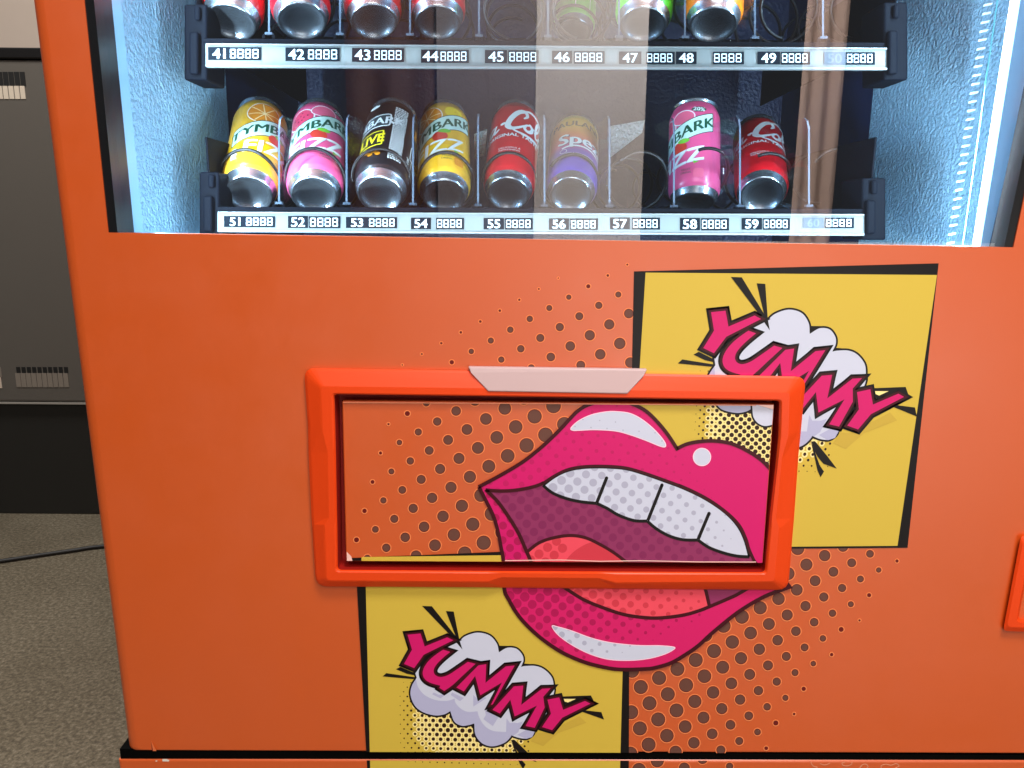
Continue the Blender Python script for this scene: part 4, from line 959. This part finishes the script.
b.tube(pth, .0048, mat('cable_black', (16, 15, 15), .5), 8); tag(b.build('power_cable', smooth=True), 'thin black cable lying on the stone floor', 'cable')

# ------------------------------------------------------------------ the room behind the camera, seen only as reflections, and an added sheen block
def mirror_x(px, d): return (px - 512) / F * d
YM = -1.75; DM = CAMD - YM                     # mirrored viewing distance
b = MB(); b.box((-.12, -2.0, 0), (2.6, -1.70, .74), mat('room_counter', (222, 214, 204), .6)); tag(b.build('room_counter', bevel=.01), 'part of the room facing the machine', kind='structure')  # added unseen block, its reflection lightens the paint
rooms = [('curtain', 352, 440, (86, 58, 48), 1.0), ('wall', 440, 534, (118, 108, 110), 1.3), ('wall', 534, 640, (206, 196, 190), 1.0), ('curtain', 789, 830, (196, 168, 154), 1.0)]
for nm, xa, xb, c, k in rooms:
    X0_, X1_ = mirror_x(xa, DM), mirror_x(xb, DM)
    b = MB()
    if nm == 'wall': b.box((X0_, YM - .12, 0), (X1_ - .002, YM, 2.2), mat('room_%d' % xa, c, .7, vary=.05))
    else:
        N = 24
        fr = []
        for i in range(N + 1):
            t = i / N; fr.append((X0_ + (X1_ - X0_ - .002) * t, YM + .006 * math.sin(t * PI * 5) - .02))
        for i in range(N):
            (xa_, ya_), (xb_, yb_) = fr[i], fr[i + 1]; b.face([(xa_, ya_, 0), (xb_, yb_, 0), (xb_, yb_, 2.2), (xa_, ya_, 2.2)], mat('room_%d' % xa, c, .8))
    tag(b.build('room_' + nm), 'part of the room facing the machine', kind='structure')

# ------------------------------------------------------------------ light
W = bpy.data.worlds.new('World'); S.world = W; W.use_nodes = True
bg = W.node_tree.nodes['Background']; bg.inputs[0].default_value = (.9, .93, 1, 1); bg.inputs[1].default_value = .085
def area_light(name, loc, target, size, power, col, sy=None, spread=None):
    l = bpy.data.lights.new(name, 'AREA'); l.energy = power; l.color = col; l.shape = 'RECTANGLE'; l.size = size; l.size_y = sy or size
    if spread: l.spread = math.radians(spread)
    o = bpy.data.objects.new(name, l); COL.objects.link(o); o.location = loc
    d = Vector(target) - Vector(loc); o.rotation_euler = d.to_track_quat('-Z', 'Y').to_euler(); return o
area_light('ceiling_lamp', (.18, -1.45, 1.95), (.02, 0, .45), 1.2, 20.5, (1, .96, .9), .6)
area_light('low_lamp', (.55, -1.62, .40), (.15, 0, .3), 1.3, 5.5, (1, .97, .93), .5)  # unseen fill added low behind the camera to brighten the lower door
area_light('room_lamp', (.4, -.72, 2.1), (.5, -1.75, .75), .6, 66, (1, .97, .94))  # unseen light added to brighten what the glass and paint reflect
area_light('aisle_lamp', (-1.05, .55, 2.5), (-1.1, .75, 0), .5, 40, (1, .96, .91))  # added without a known source, lifts cabinet, floor and wall at left
zc = (ZB + ZT) / 2
area_light('case_lamp', (XR - .018, .045, zc), (XL + .25, .2, zc), .012, 4.4, COOL, ZT - ZB - .04)
area_light('case_lamp', (XL + .018, .055, zc), (XR - .25, .2, zc), .012, 5.2, COOL, ZT - ZB - .04)

area_light('case_lamp', ((XL + XR) / 2, .034, at(560, 247, .034).z - .012), ((XL + XR) / 2, .24, at(560, 150, .2).z), XR - XL - .12, 2.3, (.72, .9, 1.0), .012)  # unseen light added behind the sill to brighten the middle cans

S.view_settings.view_transform = 'Standard'; S.view_settings.look = 'None'; S.view_settings.exposure = 0; S.view_settings.gamma = 1
S.cycles.use_denoising = True
S.cycles.max_bounces = 10; S.cycles.transparent_max_bounces = 24
